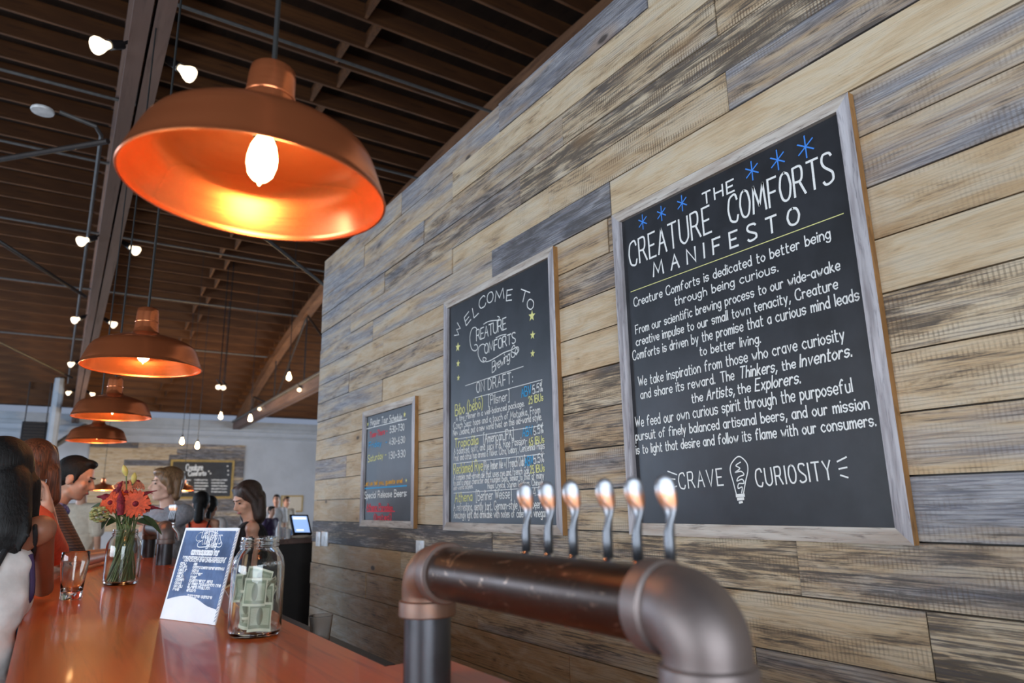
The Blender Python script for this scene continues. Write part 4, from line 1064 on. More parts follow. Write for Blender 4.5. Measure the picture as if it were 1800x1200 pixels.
for i, (r, d, z, w_, h_, curl, tilt, roll, lab) in enumerate(BK):
    banknote(inj(r*sc*.86, d*sc*.86, .012+(z-.012)*hj/.235), yawv+yw[i], w_*sc*1.12, h_*hj/.235, curl, tilt, roll, lab, .0034, i)

# the printed card leaning back on the bar
bl = atz(281, 1087, CT); br = atz(377, 1099, CT); u_ = (br-bl); cw = u_.length; u_.normalize()
back = Vector((0, 0, 1)).cross(u_).normalized()
if back.x < 0: back = -back
best = None
for i in range(0, 700):
    ta = i/1000
    d = math.cos(ta)*Vector((0, 0, 1))+math.sin(ta)*back
    for hh in (.24, .25, .26, .27, .28, .29, .30, .31, .32, .33):
        tl = bl+d*hh; c = tl-O; q = (900+F_PX*c.dot(rt2)/c.dot(fw), 600-F_PX*c.dot(up2)/c.dot(fw)); e = (q[0]-327)**2+(q[1]-925)**2
        if best is None or e < best[0]: best = (e, ta, hh)
ta, ch = best[1], best[2]; dv = math.cos(ta)*Vector((0, 0, 1))+math.sin(ta)*back
CP = Plane_(bl+Vector((0, 0, .001)), u_, dv)
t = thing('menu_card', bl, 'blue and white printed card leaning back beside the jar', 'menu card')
def slab(bm, pl, x0, y0, x1, y1, h0, h1):
    vs = [bm.verts.new(pl.at(x, y, h)) for h in (h0, h1) for x, y in ((x0, y0), (x1, y0), (x1, y1), (x0, y1))]
    for f in ((0, 3, 2, 1), (4, 5, 6, 7), (0, 1, 5, 4), (1, 2, 6, 5), (2, 3, 7, 6), (3, 0, 4, 7)): bm.faces.new([vs[i] for i in f])
    bmesh.ops.recalc_face_normals(bm, faces=bm.faces)
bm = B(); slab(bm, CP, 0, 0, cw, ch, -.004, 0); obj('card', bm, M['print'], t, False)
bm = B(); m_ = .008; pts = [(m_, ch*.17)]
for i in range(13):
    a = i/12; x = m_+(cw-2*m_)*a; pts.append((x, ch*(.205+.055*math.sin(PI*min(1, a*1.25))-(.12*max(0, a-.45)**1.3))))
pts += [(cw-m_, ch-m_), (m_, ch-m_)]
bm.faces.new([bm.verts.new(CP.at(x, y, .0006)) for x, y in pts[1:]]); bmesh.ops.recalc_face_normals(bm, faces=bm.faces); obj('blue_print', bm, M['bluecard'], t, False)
bm = B()
def cpt(x, y): return Vector((x*cw, y*ch, 0))
write(bm, CP, 'CREATURE', cpt(.36, .885), cpt(.66, .885), .026, .0022, .1, .12); write(bm, CP, 'COMFORTS', cpt(.40, .815), cpt(.74, .825), .024, .0022, .1, .12); write(bm, CP, 'Brewing', cpt(.50, .77), cpt(.68, .785), .018, .0026, .2, .1)
ribbon(bm, CP, catmull([cpt(.36, .95), cpt(.30, .94), cpt(.26, .89), cpt(.30, .85), cpt(.35, .86)], 6), .0022); ribbon(bm, CP, catmull([cpt(.40, .86), cpt(.33, .83), cpt(.34, .79), cpt(.42, .785), cpt(.62, .80), cpt(.74, .79), cpt(.77, .82), cpt(.75, .85)], 6), .0022)
ribbon(bm, CP, catmull([cpt(.42, .945), cpt(.52, .96), cpt(.62, .945)], 6), .0025)
obj('logo_lettering', bm, M['print'], t, False)
bm = B(); rnd = random.Random(2)
def scrib(x0, x1, y, cap, wd): write(bm, CP, ''.join(rnd.choice('nuomrea') for _ in range(max(3, int((x1-x0)*34)))), cpt(x0, y), cpt(x1, y), cap, wd, 0, .12)
scrib(.25, .76, .70, .020, .004); scrib(.12, .92, .655, .010, .0022); scrib(.14, .90, .625, .010, .0022)
for i in range(9):
    y = .585-i*.035; scrib(.10, .10+rnd.uniform(.08, .16), y, .010, .0024); scrib(.36, .36+(.06, .56, .12, .2, .12, .42, .58, .4, .16)[i], y, .010, .0024)
scrib(.40, .84, .25, .010, .002)
obj('print_lettering', bm, M['print'], t, False)
bm = B()
for i in range(26):
    y0 = ch*(.03+i*.0365); ribbon(bm, CP, [Vector((cw-.0035-.002, y0, 0)), Vector((cw-.0035+.002, y0+.006, 0))], .0022, .0003)
obj('edge_pattern', bm, M['bluecard'], t, False)
bm = B(); tp = CP.at(cw*.5, ch*.62, -.005); ft = Vector((tp.x, tp.y, CT+.002))+back*.10; sw_ = u_*.03
vs = [bm.verts.new(p) for p in (tp-sw_, tp+sw_, ft+sw_, ft-sw_)]; vs2 = [bm.verts.new(v.co+back*.003) for v in vs]
for f in ((0, 1, 2, 3),): bm.faces.new([vs[i] for i in f]); bm.faces.new([vs2[i] for i in f[::-1]])
for i in range(4): bm.faces.new((vs[i], vs[(i+1) % 4], vs2[(i+1) % 4], vs2[i]))
bmesh.ops.recalc_face_normals(bm, faces=bm.faces); obj('easel_leg', bm, M['print'], t, False)

# empty beer glass
pg, hg = at_base(124, 1053, 970); dg_ = fw.dot(pg-O); r0 = 17/F_PX*dg_; r1 = 22.5/F_PX*dg_
bm = B(); lathe(bm, [(0, .002), (r0*.9, 0), (r0, .004), (r0*1.0, .02), (r0*1.1, hg*.4), (r1*1.0, hg*.78), (r1*.97, hg*.985), (r1*.95, hg), (r1*.91, hg*.985), (r1*.93, hg*.78), (r0*1.0, hg*.4), (r0*.86, .03), (r0*.6, .024), (0, .023)], pg, 48)
o = obj('beer_glass', bm, M['glass'], None, True, 60); rebase(o, pg); tag(o, 'empty clear beer glass with a thick base on the bar', 'glass')

# jar of flowers
pv, hv = at_base(211, 1027, 930); dv_ = fw.dot(pv-O); Rv = 28/F_PX*dv_
tv = thing('flower_vase', pv, 'clear glass jar vase full of green flower stems', 'vase')
bm = B(); lathe(bm, mason_profile(Rv, hv), pv, 48); obj('jar_body', bm, M['glass'], tv, True, 60)
pxs = dv_/F_PX                                # one photo pixel at the vase, in metres
vdv = Vector((pv.x, pv.y, 0)).normalized(); vrv = Vector((vdv.y, -vdv.x, 0)); rnd = random.Random(21)
def fl(px, py, dep=0): return aty(px, py, pv.y)+vdv*dep
def stem_pts(top, k):
    a = rnd.uniform(0, 2*PI); rr = Rv*.62*math.sqrt(rnd.random())
    neck = pv+Vector((math.cos(a)*Rv*.45, math.sin(a)*Rv*.45, hv*.93)); foot = pv+Vector((-math.cos(a)*rr, -math.sin(a)*rr, .014))
    mid = (neck+top)/2+Vector((0, 0, .02)); return catmull([foot, (foot+neck)/2, neck, mid, top], 5)
def add_stem(t, top, r=.0032):
    bm = B(); tube(bm, stem_pts(top, 0), r, 6); obj('stem', bm, M['stem'], t)
def gerbera(px, py, dep, R, facing, label, mat='petal_o'):
    R = R*1.22
    c = fl(px, py, dep); t = thing('gerbera', pv, label, 'flower', 'flowers in the jar'); add_stem(t, c-Vector(facing).normalized()*.01)
    n = Vector(facing).normalized(); a, b = frame_of(n); bm = B()
    for ring, (cnt, rr, lift) in enumerate(((18, 1.0, 0), (16, .78, .006), (12, .5, .011))):
        for i in range(cnt):
            th = 2*PI*(i+.5*ring)/cnt+rnd.uniform(-.06, .06); d = a*math.cos(th)+b*math.sin(th); s = n.cross(d); L_ = R*rr*rnd.uniform(.9, 1.05); wd = R*.15
            q = [c+n*lift+d*L_*f+s*wd*w_+n*(z-.004) for f, w_, z in ((.12, -.5, 0), (.55, -1, .008), (.92, -.6, .004), (1, 0, -.002), (.92, .6, .004), (.55, 1, .008), (.12, .5, 0))]
            q2 = [p-n*.0012 for p in q]; v1 = [bm.verts.new(p) for p in q]; v2 = [bm.verts.new(p) for p in q2]
            bm.faces.new(v1); bm.faces.new(v2[::-1])
            for j in range(7): bm.faces.new((v1[j], v2[j], v2[(j+1) % 7], v1[(j+1) % 7]))
    obj('petals', bm, M[mat], t); bm = B(); ball(bm, c+n*.012, (R*.2, R*.2, R*.2)); obj('flower_centre', bm, M['burgundy'], t)
gerbera(238, 886, -.05, .050, (-.1, -1, .15), 'large orange flower facing the front of the bunch')
gerbera(196, 884, -.04, .040, (-.5, -1, .2), 'orange flower low at the side of the bunch by the beer glass')
gerbera(222, 868, .0, .042, (-.1, -.7, .8), 'orange flower at the top middle of the bunch')
gerbera(255, 882, .02, .040, (.8, -.6, .3), 'small orange flower on the bar edge side of the bunch')
gerbera(205, 866, .03, .036, (-.6, -.3, .8), 'orange flower tipped up at the back of the bunch')
gerbera(222, 853, .02, .040, (0, -.5, .9), 'peach flower high in the bunch below the buds', 'petal_p')
gerbera(240, 850, .03, .034, (.4, -.4, .9), 'peach flower high in the bunch, tipped toward the bar edge', 'petal_p')
for i, (p0, p1, lab) in enumerate((((205, 882), (170, 873), 'short purple red plume pointing toward the seated drinkers'), ((212, 905), (212, 862), 'thick burgundy plume standing in the front of the bunch'), ((232, 880), (276, 862), 'thin burgundy plume pointing up toward the man in grey'), ((240, 895), (288, 895), 'long thin burgundy plume lying level over the bar'), ((205, 868), (216, 845), 'dark burgundy plume standing behind the orange flowers'))):
    a_ = fl(*p0, -.06 if i == 1 else -.02); b_ = fl(*p1, -.05 if i == 1 else -.02); t = thing('amaranth_plume', pv, lab, 'flower', 'flowers in the jar'); add_stem(t, a_)
    bm = B(); pts = catmull([a_, (a_+b_)/2+Vector((0, 0, .008)), b_], 7); n_ = len(pts); rr = (.017 if i in (0, 1) else .009)
    tube(bm, pts, [rr*(.55+.45*math.sin(PI*min(1, k_/(n_-1)*1.15+.1)))*(1-.75*max(0, k_/(n_-1)-.6)/.4)*rnd.uniform(.85, 1.15) for k_ in range(n_)], 10); obj('plume', bm, M['burgundy'], t)
for px, py, lab, tip in ((220, 828, 'pale yellow lily bud standing tallest in the bunch', (-3, -11)), (235, 841, 'yellow green lily bud beside the tallest bud', (2, -11))):
    c = fl(px, py); e_ = fl(px+tip[0], py+tip[1]); t = thing('lily_bud', pv, lab, 'flower', 'flowers in the jar'); add_stem(t, c-(e_-c)*.6)
    bm = B(); pts = [c+(e_-c)*s for s in (-.8, -.4, 0, .4, .8, 1)]; tube(bm, pts, [.003, .009, .012, .011, .006, .001], 10); obj('bud', bm, M['bud'], t)
c = fl(175, 903, -.03); t = thing('hydrangea', pv, 'pale green flower cluster hanging on the beer glass side of the bunch', 'flower', 'flowers in the jar'); add_stem(t, c)
bm = B()
for i in range(60):
    d = Vector((rnd.gauss(0, 1), rnd.gauss(0, 1), rnd.gauss(0, 1))).normalized(); ball(bm, c+Vector((d.x*.036, d.y*.03, d.z*.034))*rnd.uniform(.75, 1), (.009, .009, .006), sub=1)
obj('florets', bm, M['hyd'], t)
for i, (px, py, qx, qy, wd) in enumerate(((250, 905, 285, 940, .012), (240, 915, 268, 925, .014), (190, 905, 178, 930, .012), (225, 905, 243, 890, .016), (205, 915, 186, 925, .012), (222, 912, 228, 890, .02), (200, 900, 205, 880, .018), (215, 920, 240, 905, .016), (195, 890, 160, 892, .008), (230, 925, 222, 895, .018))):
    a_ = fl(px, py, rnd.uniform(-.03, .04)); b_ = fl(qx, qy, rnd.uniform(-.04, .04)); t = thing('leaf_sprig', pv, 'long dark green leaf among the flowers in the jar', 'leaf', 'leaves in the jar'); add_stem(t, a_, .0025)
    d = (b_-a_); s = d.cross(Vector((.3, -1, .2))).normalized()*wd; n = d.cross(s).normalized()*.0012; bm = B(); prof = ((0, .1), (.2, .7), (.45, 1), (.7, .8), (.9, .35), (1, .03))
    for sg in (1, -1):
        pass
    up_ = [(a_+d*f+s*w_+Vector((0, 0, .012*math.sin(PI*f)))) for f, w_ in prof]; dn_ = [(a_+d*f-s*w_+Vector((0, 0, .012*math.sin(PI*f)))) for f, w_ in prof]
    L1 = [(bm.verts.new(u+n), bm.verts.new(v+n)) for u, v in zip(up_, dn_)]; L2 = [(bm.verts.new(u-n), bm.verts.new(v-n)) for u, v in zip(up_, dn_)]
    for j in range(5):
        bm.faces.new((L1[j][0], L1[j+1][0], L1[j+1][1], L1[j][1])); bm.faces.new((L2[j][1], L2[j+1][1], L2[j+1][0], L2[j][0]))
        bm.faces.new((L1[j][0], L2[j][0], L2[j+1][0], L1[j+1][0])); bm.faces.new((L1[j][1], L1[j+1][1], L2[j+1][1], L2[j][1]))
    bmesh.ops.recalc_face_normals(bm, faces=bm.faces); obj('leaf', bm, M['leaf'], t)
# many bare stems filling the jar, as in the photo
for i in range(34):
    a = 2*PI*i/34; t = thing('bare_stem', pv, 'green flower stem standing in the glass jar', 'flower stem', 'bare stems in the jar')
    rr = Rv*rnd.uniform(.5, .86); p0 = pv+Vector((math.cos(a)*rr, math.sin(a)*rr, .016)); p1 = pv+Vector((math.cos(a+1.3)*Rv*.5, math.sin(a+1.3)*Rv*.5, hv*rnd.uniform(.9, 1.12)))
    bm = B(); tube(bm, catmull([p0, (p0+p1)/2+Vector((rnd.uniform(-.01, .01), rnd.uniform(-.01, .01), 0)), p1], 5), .0036, 6); obj('stem', bm, M['stem'], t)

# ------------------------------------------------------------------ beyond the bar end: back counter and till
A = aty(545, 946, 6.25); zt_ = A.z
t = thing('back_counter', (2.0, 6.5, 0), 'dark cabinet counter past the end of the board wall', 'counter')
bm = B(); box(bm, (1.42, 6.25, zt_-.04), (2.9, 6.85, zt_)); bevel(bm, .004, 1); obj('counter_top', bm, M['beam'], t, False)
bm = B(); box(bm, (1.46, 6.29, 0), (2.88, 6.83, zt_-.041)); obj('cabinet', bm, M['barfront'], t, False)
p = aty(528, 930, 6.42); t = thing('till_screen', (p.x, 6.45, zt_), 'black till with a lit blue screen on the dark counter', 'till')
tl_, tr_, br_, bl_ = aty(512, 906, 6.45), aty(537, 907, 6.45), aty(546, 936, 6.36), aty(518, 936, 6.36)
SP = Plane_(bl_, (br_-bl_), (tl_-bl_)); sw, sh = (br_-bl_).length, (tl_-bl_).length
SP.n = -SP.n if SP.n.y > 0 else SP.n
bm = B(); slab(bm, SP, -.012, -.012, sw+.012, sh+.012, -.025, 0); obj('housing', bm, M['blackmetal'], t, False)
bm = B(); slab(bm, SP, .004, .004, sw-.004, sh-.004, .0005, .0015); o1 = obj('screen', bm, M['screen'], t, False)
bm = B(); slab(bm, SP, .01, sh*.78, sw-.012, sh*.92, .0016, .002); slab(bm, SP, .02, sh*.1, sw*.6, sh*.2, .0016, .002); obj('screen_bar', bm, M['screenui'], o1, False)
bm = B(); box(bm, (p.x-.06, 6.43, zt_+.0005), (p.x+.08, 6.60, zt_+.02)); box(bm, (p.x-.02, 6.49, zt_+.018), (p.x+.04, 6.53, zt_+.12)); obj('stand', bm, M['blackmetal'], t, False)
for i, (px, py, h_, r_, mt, lab) in enumerate(((489, 944, .15, .022, 'white', 'slim white bottle on the dark counter beside the till'), (496, 944, .10, .028, 'plastic', 'clear tumbler on the dark counter between the bottle and the till'), (505, 944, .085, .03, 'white', 'short white cup on the dark counter nearest the till'))):
    q0 = aty(px, py, 6.36); q0.z = zt_+.0006; bm = B()
    if i == 0: lathe(bm, [(0, 0), (r_, 0), (r_, h_*.62), (r_*.45, h_*.8), (r_*.4, h_), (0, h_)], q0, 20)
    else: lathe(bm, [(0, 0), (r_*.8, 0), (r_, h_), (r_*.92, h_), (r_*.74, .006), (0, .006)], q0, 20)
    o = obj(('bottle', 'tumbler', 'cup')[i], bm, M[mt]); rebase(o, q0); tag(o, lab, ('bottle', 'glass', 'cup')[i])
q0 = aty(530, 944, 6.33); q0.z = zt_+.0006; bm = B(); ball(bm, q0+Vector((0, 0, .0155)), (.09, .03, .015)); o = obj('folded_cloth', bm, M['cloth_cream']); rebase(o, q0); tag(o, 'crumpled cream cloth on the dark counter below the till', 'cloth')
# heater and duct hanging at the far left
t = thing('unit_heater', aty(60, 790, 27.5), 'dark boxy unit heater hanging at the far wall', 'heater')
A = aty(40, 742, 27.5); Bq = aty(78, 792, 27.5)
bm = B(); box(bm, (A.x, 27.1, Bq.z), (Bq.x, 27.9, A.z)); bevel(bm, .02, 1); obj('housing', bm, M['blackmetal'], t, False)
for i in range(7):
    z = Bq.z+.25+i*.10; bm = B(); box(bm, (A.x+.06, 27.05, z), (Bq.x-.06, 27.10, z+.025)); obj('louvre', bm, M['rod'], t, False)
for x in (A.x+.05, Bq.x-.05): bm = B(); tube(bm, [(x, 27.5, A.z), (x, 27.5, zr(27.5)+.4)], .02, 6); obj('hanger_rod', bm, M['rod'], t)
A = aty(92, 700, 27.0); Bq = aty(82, 792, 27.0)
run('heater_duct', [(A.x+.14, 27.0, Bq.z), (A.x+.14, 27.0, zr(27.0)+.31)], .15, 'fat grey vertical duct beside the dark heater', 'duct', None, 'bandpaint')
A = aty(150, 748, 28.3); Bq = aty(92, 786, 28.3)
run('vent_pipe', [Bq, (Bq+A)/2, A, A+Vector((.05, 1.25, .1))], .09, 'grey slanting vent pipe left of the farthest copper lamp', 'pipe', None, 'conduit')
# ------------------------------------------------------------------ people
def rotm(r, f, u): return Matrix(((r.x, f.x, u.x), (r.y, f.y, u.y), (r.z, f.z, u.z)))
def hand(bm, wr, d, n, side, s=1.0, curl=.5):
    """palm, four bent fingers of different lengths and a thumb off the side"""
    d = Vector(d).normalized(); n = Vector(n); n = (n-d*n.dot(d)).normalized(); l = d.cross(n)*side
    R_ = rotm(l, d, n)
    ball(bm, wr+d*.048*s, (.040*s, .052*s, .016*s), R_); capsule(bm, wr-d*.01, wr+d*.03*s, .024*s, .024*s)
    for i, L_ in enumerate((.066, .076, .070, .054)):
        root = wr+d*.085*s+l*(.029-.0195*i)*s; d1 = (d*math.cos(curl*.8)-n*math.sin(curl*.8)).normalized(); d2 = (d*math.cos(curl*1.9)-n*math.sin(curl*1.9)).normalized()
        m = root+d1*L_*.55*s; e = m+d2*L_*.5*s; capsule(bm, root, m, .0095*s, .0085*s); capsule(bm, m, e, .0085*s, .0068*s)
    r0 = wr+d*.025*s+l*.030*s; m = r0+(d*.55+l*.8).normalized()*.036*s; e = m+(d*.85+l*.25-n*.4).normalized()*.030*s
    capsule(bm, r0, m, .0135*s, .0105*s); capsule(bm, m, e, .0105*s, .008*s)
def person(label, base, H, heading, head=None, look=None, arms=None, skin='skin', hair='hair_dark', hairdo='short', top=None, sleeve=.4, tank=False, bottom='denim', female=False, voxel=.010, apron=None, hair_drop=.25, collar=None, hands=True, group=None, shrug=0, extra_hair=()):
    """one standing figure; head = its centre in the room, look = the way the face points, arms = {side: (elbow, wrist, palm normal, hand dir)}"""
    t = thing('person', (base[0], base[1], 0), label, 'person', group); s = H/1.72
    h_ = math.radians(heading); f = Vector((math.sin(h_), math.cos(h_), 0)); r = Vector((math.cos(h_), -math.sin(h_), 0)); Z = Vector((0, 0, 1))
    hip = Vector((base[0], base[1], .52*H)); hd = Vector(head) if head is not None else hip+Z*.41*H
    sp = (hd-f*.02*s-hip).normalized(); fs_ = (f-sp*f.dot(sp)).normalized(); R_ = rotm(r, fs_, sp)
    T_ = (hd-hip).length
    def on(k, x=0, y=0): return hip+sp*T_*k+r*x*s+fs_*y*s
    wS = .150 if female else .175
    prims = []                                  # ('e', centre, radii) or ('c', a, b, r0, r1)
    torso = [('e', on(.03), (.165 if female else .158, .118, .125)), ('e', on(.26), (.122 if female else .138, .095, .135)), ('e', on(.47), (.142 if female else .158, .108, .145)), ('e', on(.60), (.140 if female else .158, .090, .09))]
    if female: torso += [('e', on(.47, s_*.07, .075), (.062, .055, .058)) for s_ in (-1, 1)]
    SH = {k: on(.665, k*wS, -.01)+Vector((0, 0, shrug if k > 0 else shrug*.5)) for k in (-1, 1)}
    yoke = [('c', on(.67, 0, -.01), SH[k], .055, .047) for k in (-1, 1)]
    neck = [('c', on(.66, 0, -.015), hd-sp*.07*s-f*.012*s, .056, .050)]
    legs = []; feet = []
    for k in (-1, 1):
        a = hip+r*k*.085*s; kn = a+Vector((0, 0, -.235*H))+f*.02; an = kn+Vector((0, 0, -.235*H))-f*.02
        legs += [('c', a, kn, .083, .058), ('c', kn, an, .056, .040)]; feet += [('c', an+Z*(-.01), an+f*.14*s+Z*(-.045), .040, .030)]
    arm_prims = {}; sleeves = []
    HND = []
    for k in (-1, 1):
        if arms and k in arms: el, wr, pn, hdir = arms[k]; el = Vector(el); wr = Vector(wr)
        else:
            el = SH[k]+r*k*.04*s-Z*.29*s-f*.02; wr = el-Z*.24*s+f*.05; pn = -r*k; hdir = -Z
        arm_prims[k] = [('c', SH[k], el, .040 if female else .052, .034 if female else .036), ('c', el, wr, .037, .025)]
        HND.append((wr, hdir or (wr-el), pn, k))
        if top and sleeve: e2 = SH[k]+(el-SH[k])*min(1, sleeve*2); sleeves.append(('c', SH[k], e2, .064, .054 if sleeve < .5 else .05)); 
        if top and sleeve > .5: sleeves.append(('c', el, el+(wr-el)*(sleeve-.5)*2, .050, .040))
    def put(bm, pr, inf=0.0):
        for q in pr:
            if q[0] == 'e': ball(bm, q[1], tuple(x*s+inf for x in q[2]), R_)
            else: capsule(bm, q[1], q[2], q[3]*s+inf, q[4]*s+inf)
    # head frame
    lk = Vector(look).normalized() if look is not None else f
    hr = lk.cross(Z).normalized(); hu = hr.cross(lk).normalized(); HR = rotm(hr, lk, hu)
    hs = s*(1.0 if not female else .97)
    def hp(x, y, z): return hd+(hr*x+lk*y+hu*z)*hs
    bm = B(); put(bm, torso+yoke+neck+legs+feet); [put(bm, arm_prims[k]) for k in (-1, 1)]
    ball(bm, hp(0, -.014, .030), (.077*hs, .097*hs, .088*hs), HR, 3); ball(bm, hp(0, .022, -.038), (.061*hs, .070*hs, .082*hs), HR, 3)
    ball(bm, hp(0, .055, -.098), (.028*hs, .026*hs, .022*hs), HR); capsule(bm, hp(-.045, .0, -.08), hp(-.015, .05, -.098), .022*hs, .02*hs); capsule(bm, hp(.045, .0, -.08), hp(.015, .05, -.098), .022*hs, .02*hs)
    capsule(bm, hp(0, .086, .012), hp(0, .108, -.030), .008*hs, .0125*hs); ball(bm, hp(0, .098, -.036), (.017*hs, .012*hs, .010*hs), HR)
    capsule(bm, hp(-.035, .074, .022), hp(.035, .074, .022), .014*hs, .014*hs); ball(bm, hp(0, .081, -.066), (.024*hs, .014*hs, .014*hs), HR)
    for k in (-1, 1): ball(bm, hp(k*.076, -.012, -.018), (.012*hs, .022*hs, .034*hs), HR); ball(bm, hp(k*.043, .058, -.03), (.022*hs, .022*hs, .022*hs), HR)
    if hands:
        for wr, hdir, pn, k in HND: hand(bm, wr, hdir, pn, k, s)
    body = blob('body', bm, M[skin], t, voxel, 3)
    bm = B()
    for k in (-1, 1): ball(bm, hp(k*.031, .080, .002), (.013*hs, .007*hs, .006*hs), HR)
    obj('eyes', bm, M['eye'], t)
    bm = B()
    for k in (-1, 1): capsule(bm, hp(k*.016, .091, .024), hp(k*.048, .078, .026), .0045*hs, .0035*hs)
    obj('eyebrows', bm, M[hair], t); bm = B(); ball(bm, hp(0, .091, -.066), (.023*hs, .0085*hs, .0075*hs), HR); obj('lips', bm, M['lip'], t)
    # hair
    bm = B()
    if hairdo == 'short':
        ball(bm, hp(0, -.026, .040), (.084*hs, .100*hs, .090*hs), HR, 3); ball(bm, hp(0, .040, .098), (.060*hs, .042*hs, .026*hs), HR); ball(bm, hp(0, -.055, -.02), (.070*hs, .050*hs, .06*hs), HR)
        for k in (-1, 1): capsule(bm, hp(k*.072, .010, .02), hp(k*.072, .012, -.025), .012*hs, .008*hs)
    elif hairdo == 'mop':
        ball(bm, hp(0, -.028, .042), (.092*hs, .108*hs, .095*hs), HR, 3); ball(bm, hp(0, .045, .088), (.066*hs, .05*hs, .036*hs), HR)
        for k in (-1, 1):
            capsule(bm, hp(k*.074, .012, .04), hp(k*.082, -.015, -.055), .026*hs, .020*hs); capsule(bm, hp(k*.062, -.06, .02), hp(k*.07, -.06, -.085), .036*hs, .026*hs)
        capsule(bm, hp(0, -.085, .0), hp(0, -.085, -.09), .045*hs, .032*hs)
    elif hairdo == 'bun':
        ball(bm, hp(0, -.026, .036), (.086*hs, .102*hs, .092*hs), HR, 3); ball(bm, hp(0, -.06, -.02), (.074*hs, .055*hs, .07*hs), HR); capsule(bm, hp(0, -.09, -.02), hp(0, -.11, -.16), .045*hs, .05*hs)
    else:
        ball(bm, hp(0, -.026, .040), (.089*hs, .106*hs, .094*hs), HR, 3); D_ = hair_drop
        for k in (-1, 1):
            capsule(bm, hp(k*.055, .030, .085), hp(k*.082, .000, -.02), .028*hs, .026*hs); capsule(bm, hp(k*.080, .000, -.01), hp(k*.088, .012, -.14), .027*hs, .030*hs)
            a, b = hp(k*.070, -.05, -.03), hp(k*.085, -.045, -.03)-Z*D_+fs_*.0; capsule(bm, a, b, .045*hs, .042*hs); capsule(bm, b, b-Z*.05-r*k*.02, .042*hs, .016*hs)
        a, b = hp(0, -.08, -.02), hp(0, -.095, -.02)-Z*(D_+.03); capsule(bm, a, b, .065*hs, .062*hs); capsule(bm, b, b-Z*.06, .062*hs, .02*hs)
        ball(bm, hp(0, -.06, -.06), (.088*hs, .06*hs, .10*hs), HR)
        rs = random.Random(len(label))
        for q in range(22):
            an = PI*(.08+.84*q/21)+PI; a = hp(.088*math.cos(an), .075*math.sin(an)-.012, rs.uniform(.0, .05)); b = hp(.10*math.cos(an), .085*math.sin(an)-.02, -.02)-Z*(D_*rs.uniform(.85, 1.1)+.02); capsule(bm, a, b, .014*hs, .012*hs); capsule(bm, b, b-Z*rs.uniform(.03, .07)+r*rs.uniform(-.015, .015), .012*hs, .004*hs)
    for a, b, ra, rb_ in extra_hair: capsule(bm, a, b, ra, rb_)
    blob('hair', bm, M[hair], t, .008, 3)
    if top:
        bm = B()
        if tank: put(bm, torso, .011)
        else: put(bm, torso+[('c', q[1], q[2], q[3]+.004, q[4]+.006) for q in yoke]+sleeves, .013)
        sh = blob('shirt', bm, M[top], t, .010, 3)
        if tank:
            for k in (-1, 1):
                bm = B(); pts = catmull([on(.60, k*.085, .088), on(.70, k*.095, .045), on(.725, k*.095, -.01), on(.68, k*.09, -.075), on(.56, k*.07, -.108)], 5); tube(bm, pts, .009*s, 8); obj('strap', bm, M['cloth_black' if tank is True else tank], t)
    bm = B(); put(bm, [torso[0]]+legs, .012); blob('trousers', bm, M[bottom], t, .012, 3)
    bm = B(); put(bm, feet, .010); blob('shoes', bm, M['blackmetal'], t, .012, 2)
    if apron:
        bm = B()
        for i in range(9):
            pass
        put(bm, [('e', on(.0, 0, .035), (.150, .105, .15)), ('e', on(.30, 0, .03), (.115, .090, .14)), ('c', hip+f*.06*s+r*.04-Z*.1, hip+f*.06*s+r*.04-Z*.40, .11, .11), ('c', hip+f*.06*s-r*.04-Z*.1, hip+f*.06*s-r*.04-Z*.40, .11, .11)], .012); blob('apron', bm, M[apron], t, .012, 3)
    if collar:
        bm = B(); c = on(.74, 0, -.005)
        tube(bm, [c+(r*math.cos(a)*.062+fs_*math.sin(a)*.066)*s+sp*(.008*math.sin(3*a)) for a in [2*PI*i/20 for i in range(21)]], .022*s, 10, False); obj('collar', bm, M[collar], t)
    return t, on, SH, r, f
Zv = Vector((0, 0, 1))
# long black hair, white top with black straps: her elbow on the bar
hd = atd(-6, 838, 2.05); el = atz(76, 1032, CT+.045)
ta_ = person('person with long black hair and a white black-trimmed top, elbow on the bar', (hd.x-.015, hd.y-.16), 1.60, 12, hd, (-.35, .9, -.05), {1: (el, el+Vector((-.10, .18, .16)), (0, 0, 1), None)}, 'skin_tan', 'hair_black', 'long', 'cloth_white', 0, 'cloth_black', 'cloth_white', True, .009, hair_drop=.17, shrug=.055, extra_hair=[(atd(16, 850, 2.0), atd(20, 930, 1.93), .060, .050), (atd(20, 930, 1.93), atd(26, 968, 1.93), .050, .012), (atd(2, 880, 2.0), atd(8, 940, 1.93), .07, .05), (atd(8, 940, 1.93), atd(8, 972, 1.93), .05, .012)]+[(atd(46-q*5, 845+(q % 3)*6, 2.0), atd(49-q*5.2, 940+(q % 4)*9, 1.90), .014, .007) for q in range(10)])[0]
from mathutils.bvhtree import BVHTree
def snapped_trim(t, child, pix, D, r, mat):
    sh = [c for c in t.children if c.name.startswith(child)][0]; base = wloc(t)
    bv = BVHTree.FromPolygons([v.co+base for v in sh.data.vertices], [tuple(q.vertices) for q in sh.data.polygons]); pts = []
    for px, py in pix:
        hit = bv.ray_cast(O, ray(px, py).normalized())
        if hit[0] is None: q = bv.find_nearest(atd(px, py, D)); hit = q
        pts.append(hit[0]+hit[1]*r*.4)
    bm = B(); tube(bm, catmull(pts, 5), r, 8); obj('strap', bm, M[mat], t)
snapped_trim(ta_, 'shirt', [(52, 975), (55, 1000), (52, 1050), (45, 1090), (34, 1140), (22, 1190)], 2.08, .007, 'purple')
snapped_trim(ta_, 'body', [(58, 903), (62, 925), (62, 950), (58, 985)], 2.08, .006, 'cloth_black')
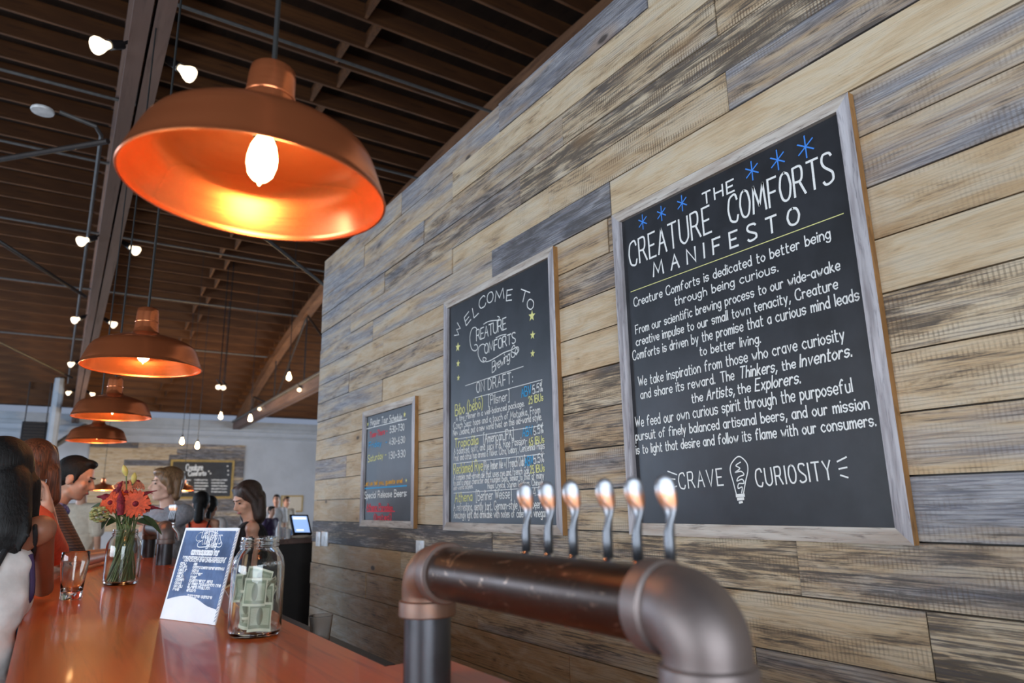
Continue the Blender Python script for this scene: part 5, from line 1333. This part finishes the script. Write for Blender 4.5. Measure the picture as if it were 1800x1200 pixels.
# auburn hair, raised hand with a glass
hd = atd(60, 822, 2.95); el = atz(104, 985, CT+.06); wr = atd(84, 893, 2.82)
person('person with auburn hair and a coral top drinking at the bar', (hd.x-.12, hd.y-.08), 1.66, 55, hd, (.1, .95, -.05), {1: (el, wr, Vector((.9, .3, 0)), Vector((-.25, -.05, 1)))}, 'skin', 'hair_auburn', 'long', 'cloth_coral', .38, False, 'denim', True, .008, hair_drop=.10)
q0 = atd(60, 862, 2.80); bm = B(); lathe(bm, [(0, 0), (.032, 0), (.040, .085), (.0375, .085), (.030, .004), (0, .004)], q0-Zv*.04, 28); o = obj('drinking_glass', bm, M['plastic']); rebase(o, q0-Zv*.04); tag(o, 'clear cup held up by the person with auburn hair', 'glass')
# dark short hair, plaid shirt, leaning over the bar
hd = atd(134, 840, 4.10); el = atz(131, 988, CT+.05); wr = atz(205, 972, CT+.045); el2 = atz(128, 990, CT+.06)
person('person with short black hair in a brown plaid shirt leaning on the bar', (hd.x-.28, hd.y+.04), 1.74, 88, hd, (.93, -.22, -.30), {1: (el, wr, (0, 0, 1), Vector((1, .1, 0))), -1: (el+Vector((-.05, .30, 0)), wr+Vector((-.05, .15, .0)), (0, 0, 1), Vector((.8, -.6, 0)))}, 'skin', 'hair_black', 'short', 'plaid', .44, False, 'denim', False, .008, collar='collar')
# pale top and jeans farther along
hd = atd(146, 850, 7.2)
person('person in a cream top and jeans half hidden behind the flowers', (hd.x+.06, hd.y), 1.66, 30, hd, (.3, .9, 0), None, 'skin', 'hair_dark', 'short', 'cloth_cream', .4, False, 'denim', False, .012)
# grey t-shirt behind the second tower
hd = atd(291, 851, 5.12); wr = atd(250, 917, 5.0); el = atd(288, 925, 5.05)
person('person with shaggy blond hair in a grey t-shirt and brown apron behind the bar end', (hd.x+.05, hd.y+.05), 1.72, -120, hd, (-.95, -.16, .02), {-1: (el, wr, (0, 0, 1), Vector((-1, -.1, .15))), 1: (el+Vector((.02, .34, .0)), wr+Vector((.12, .22, -.03)), (0, 0, 1), Vector((-.8, -.5, 0)))}, 'skin_pale', 'hair_blond', 'mop', 'cloth_grey', .42, False, 'denim', False, .008, apron='apron')
# woman looking down behind the bar
hd = atd(434, 877, 4.60)
person('person with long dark hair in a black strap top looking down behind the bar', (hd.x+.07, hd.y+.02), 1.64, -78, hd, (-.90, -.30, -.42), {-1: (hd+Vector((.03, -.10, -.52)), hd+Vector((-.22, -.12, -.62)), (0, 0, 1), None), 1: (hd+Vector((.03, .28, -.5)), hd+Vector((-.22, .14, -.62)), (0, 0, 1), None)}, 'skin', 'hair_dark', 'long', 'cloth_black', 0, True, 'cloth_black', True, .008, hair_drop=.10)
# farther guests
hd = atd(354, 884, 6.6); person('person with a dark low bun and bare shoulders, back turned, beyond the card', (hd.x, hd.y), 1.62, 15, hd, (.3, .95, 0), None, 'skin', 'hair_black', 'bun', 'cloth_coral', 0, True, 'denim', True, .012)
hd = atd(370, 890, 7.3); person('person with black hair in a white t-shirt beyond the bare shoulders', (hd.x, hd.y), 1.62, 40, hd, (.5, .85, 0), None, 'skin', 'hair_black', 'bun', 'cloth_white', .42, False, 'denim', True, .012)
for i, (px, py, D_, lab, tp, hr_) in enumerate(((486, 878, 15.5, 'small distant person in a white top before the yellow framed notice', 'cloth_white', 'hair_black'), (504, 881, 15.8, 'small distant person in a cream top beside the one in white', 'cloth_cream', 'hair_dark'), (478, 898, 14.0, 'small distant person in purple sitting low near the woman looking down', 'purple', 'hair_black'))):
    hd = atd(px, py, D_); person(lab, (hd.x, hd.y), max(1.35, hd.z/.93), (200, 170, 150)[i], hd, None, None, 'skin', hr_, 'short', tp, .42, False, 'denim', False, .016, hands=False)
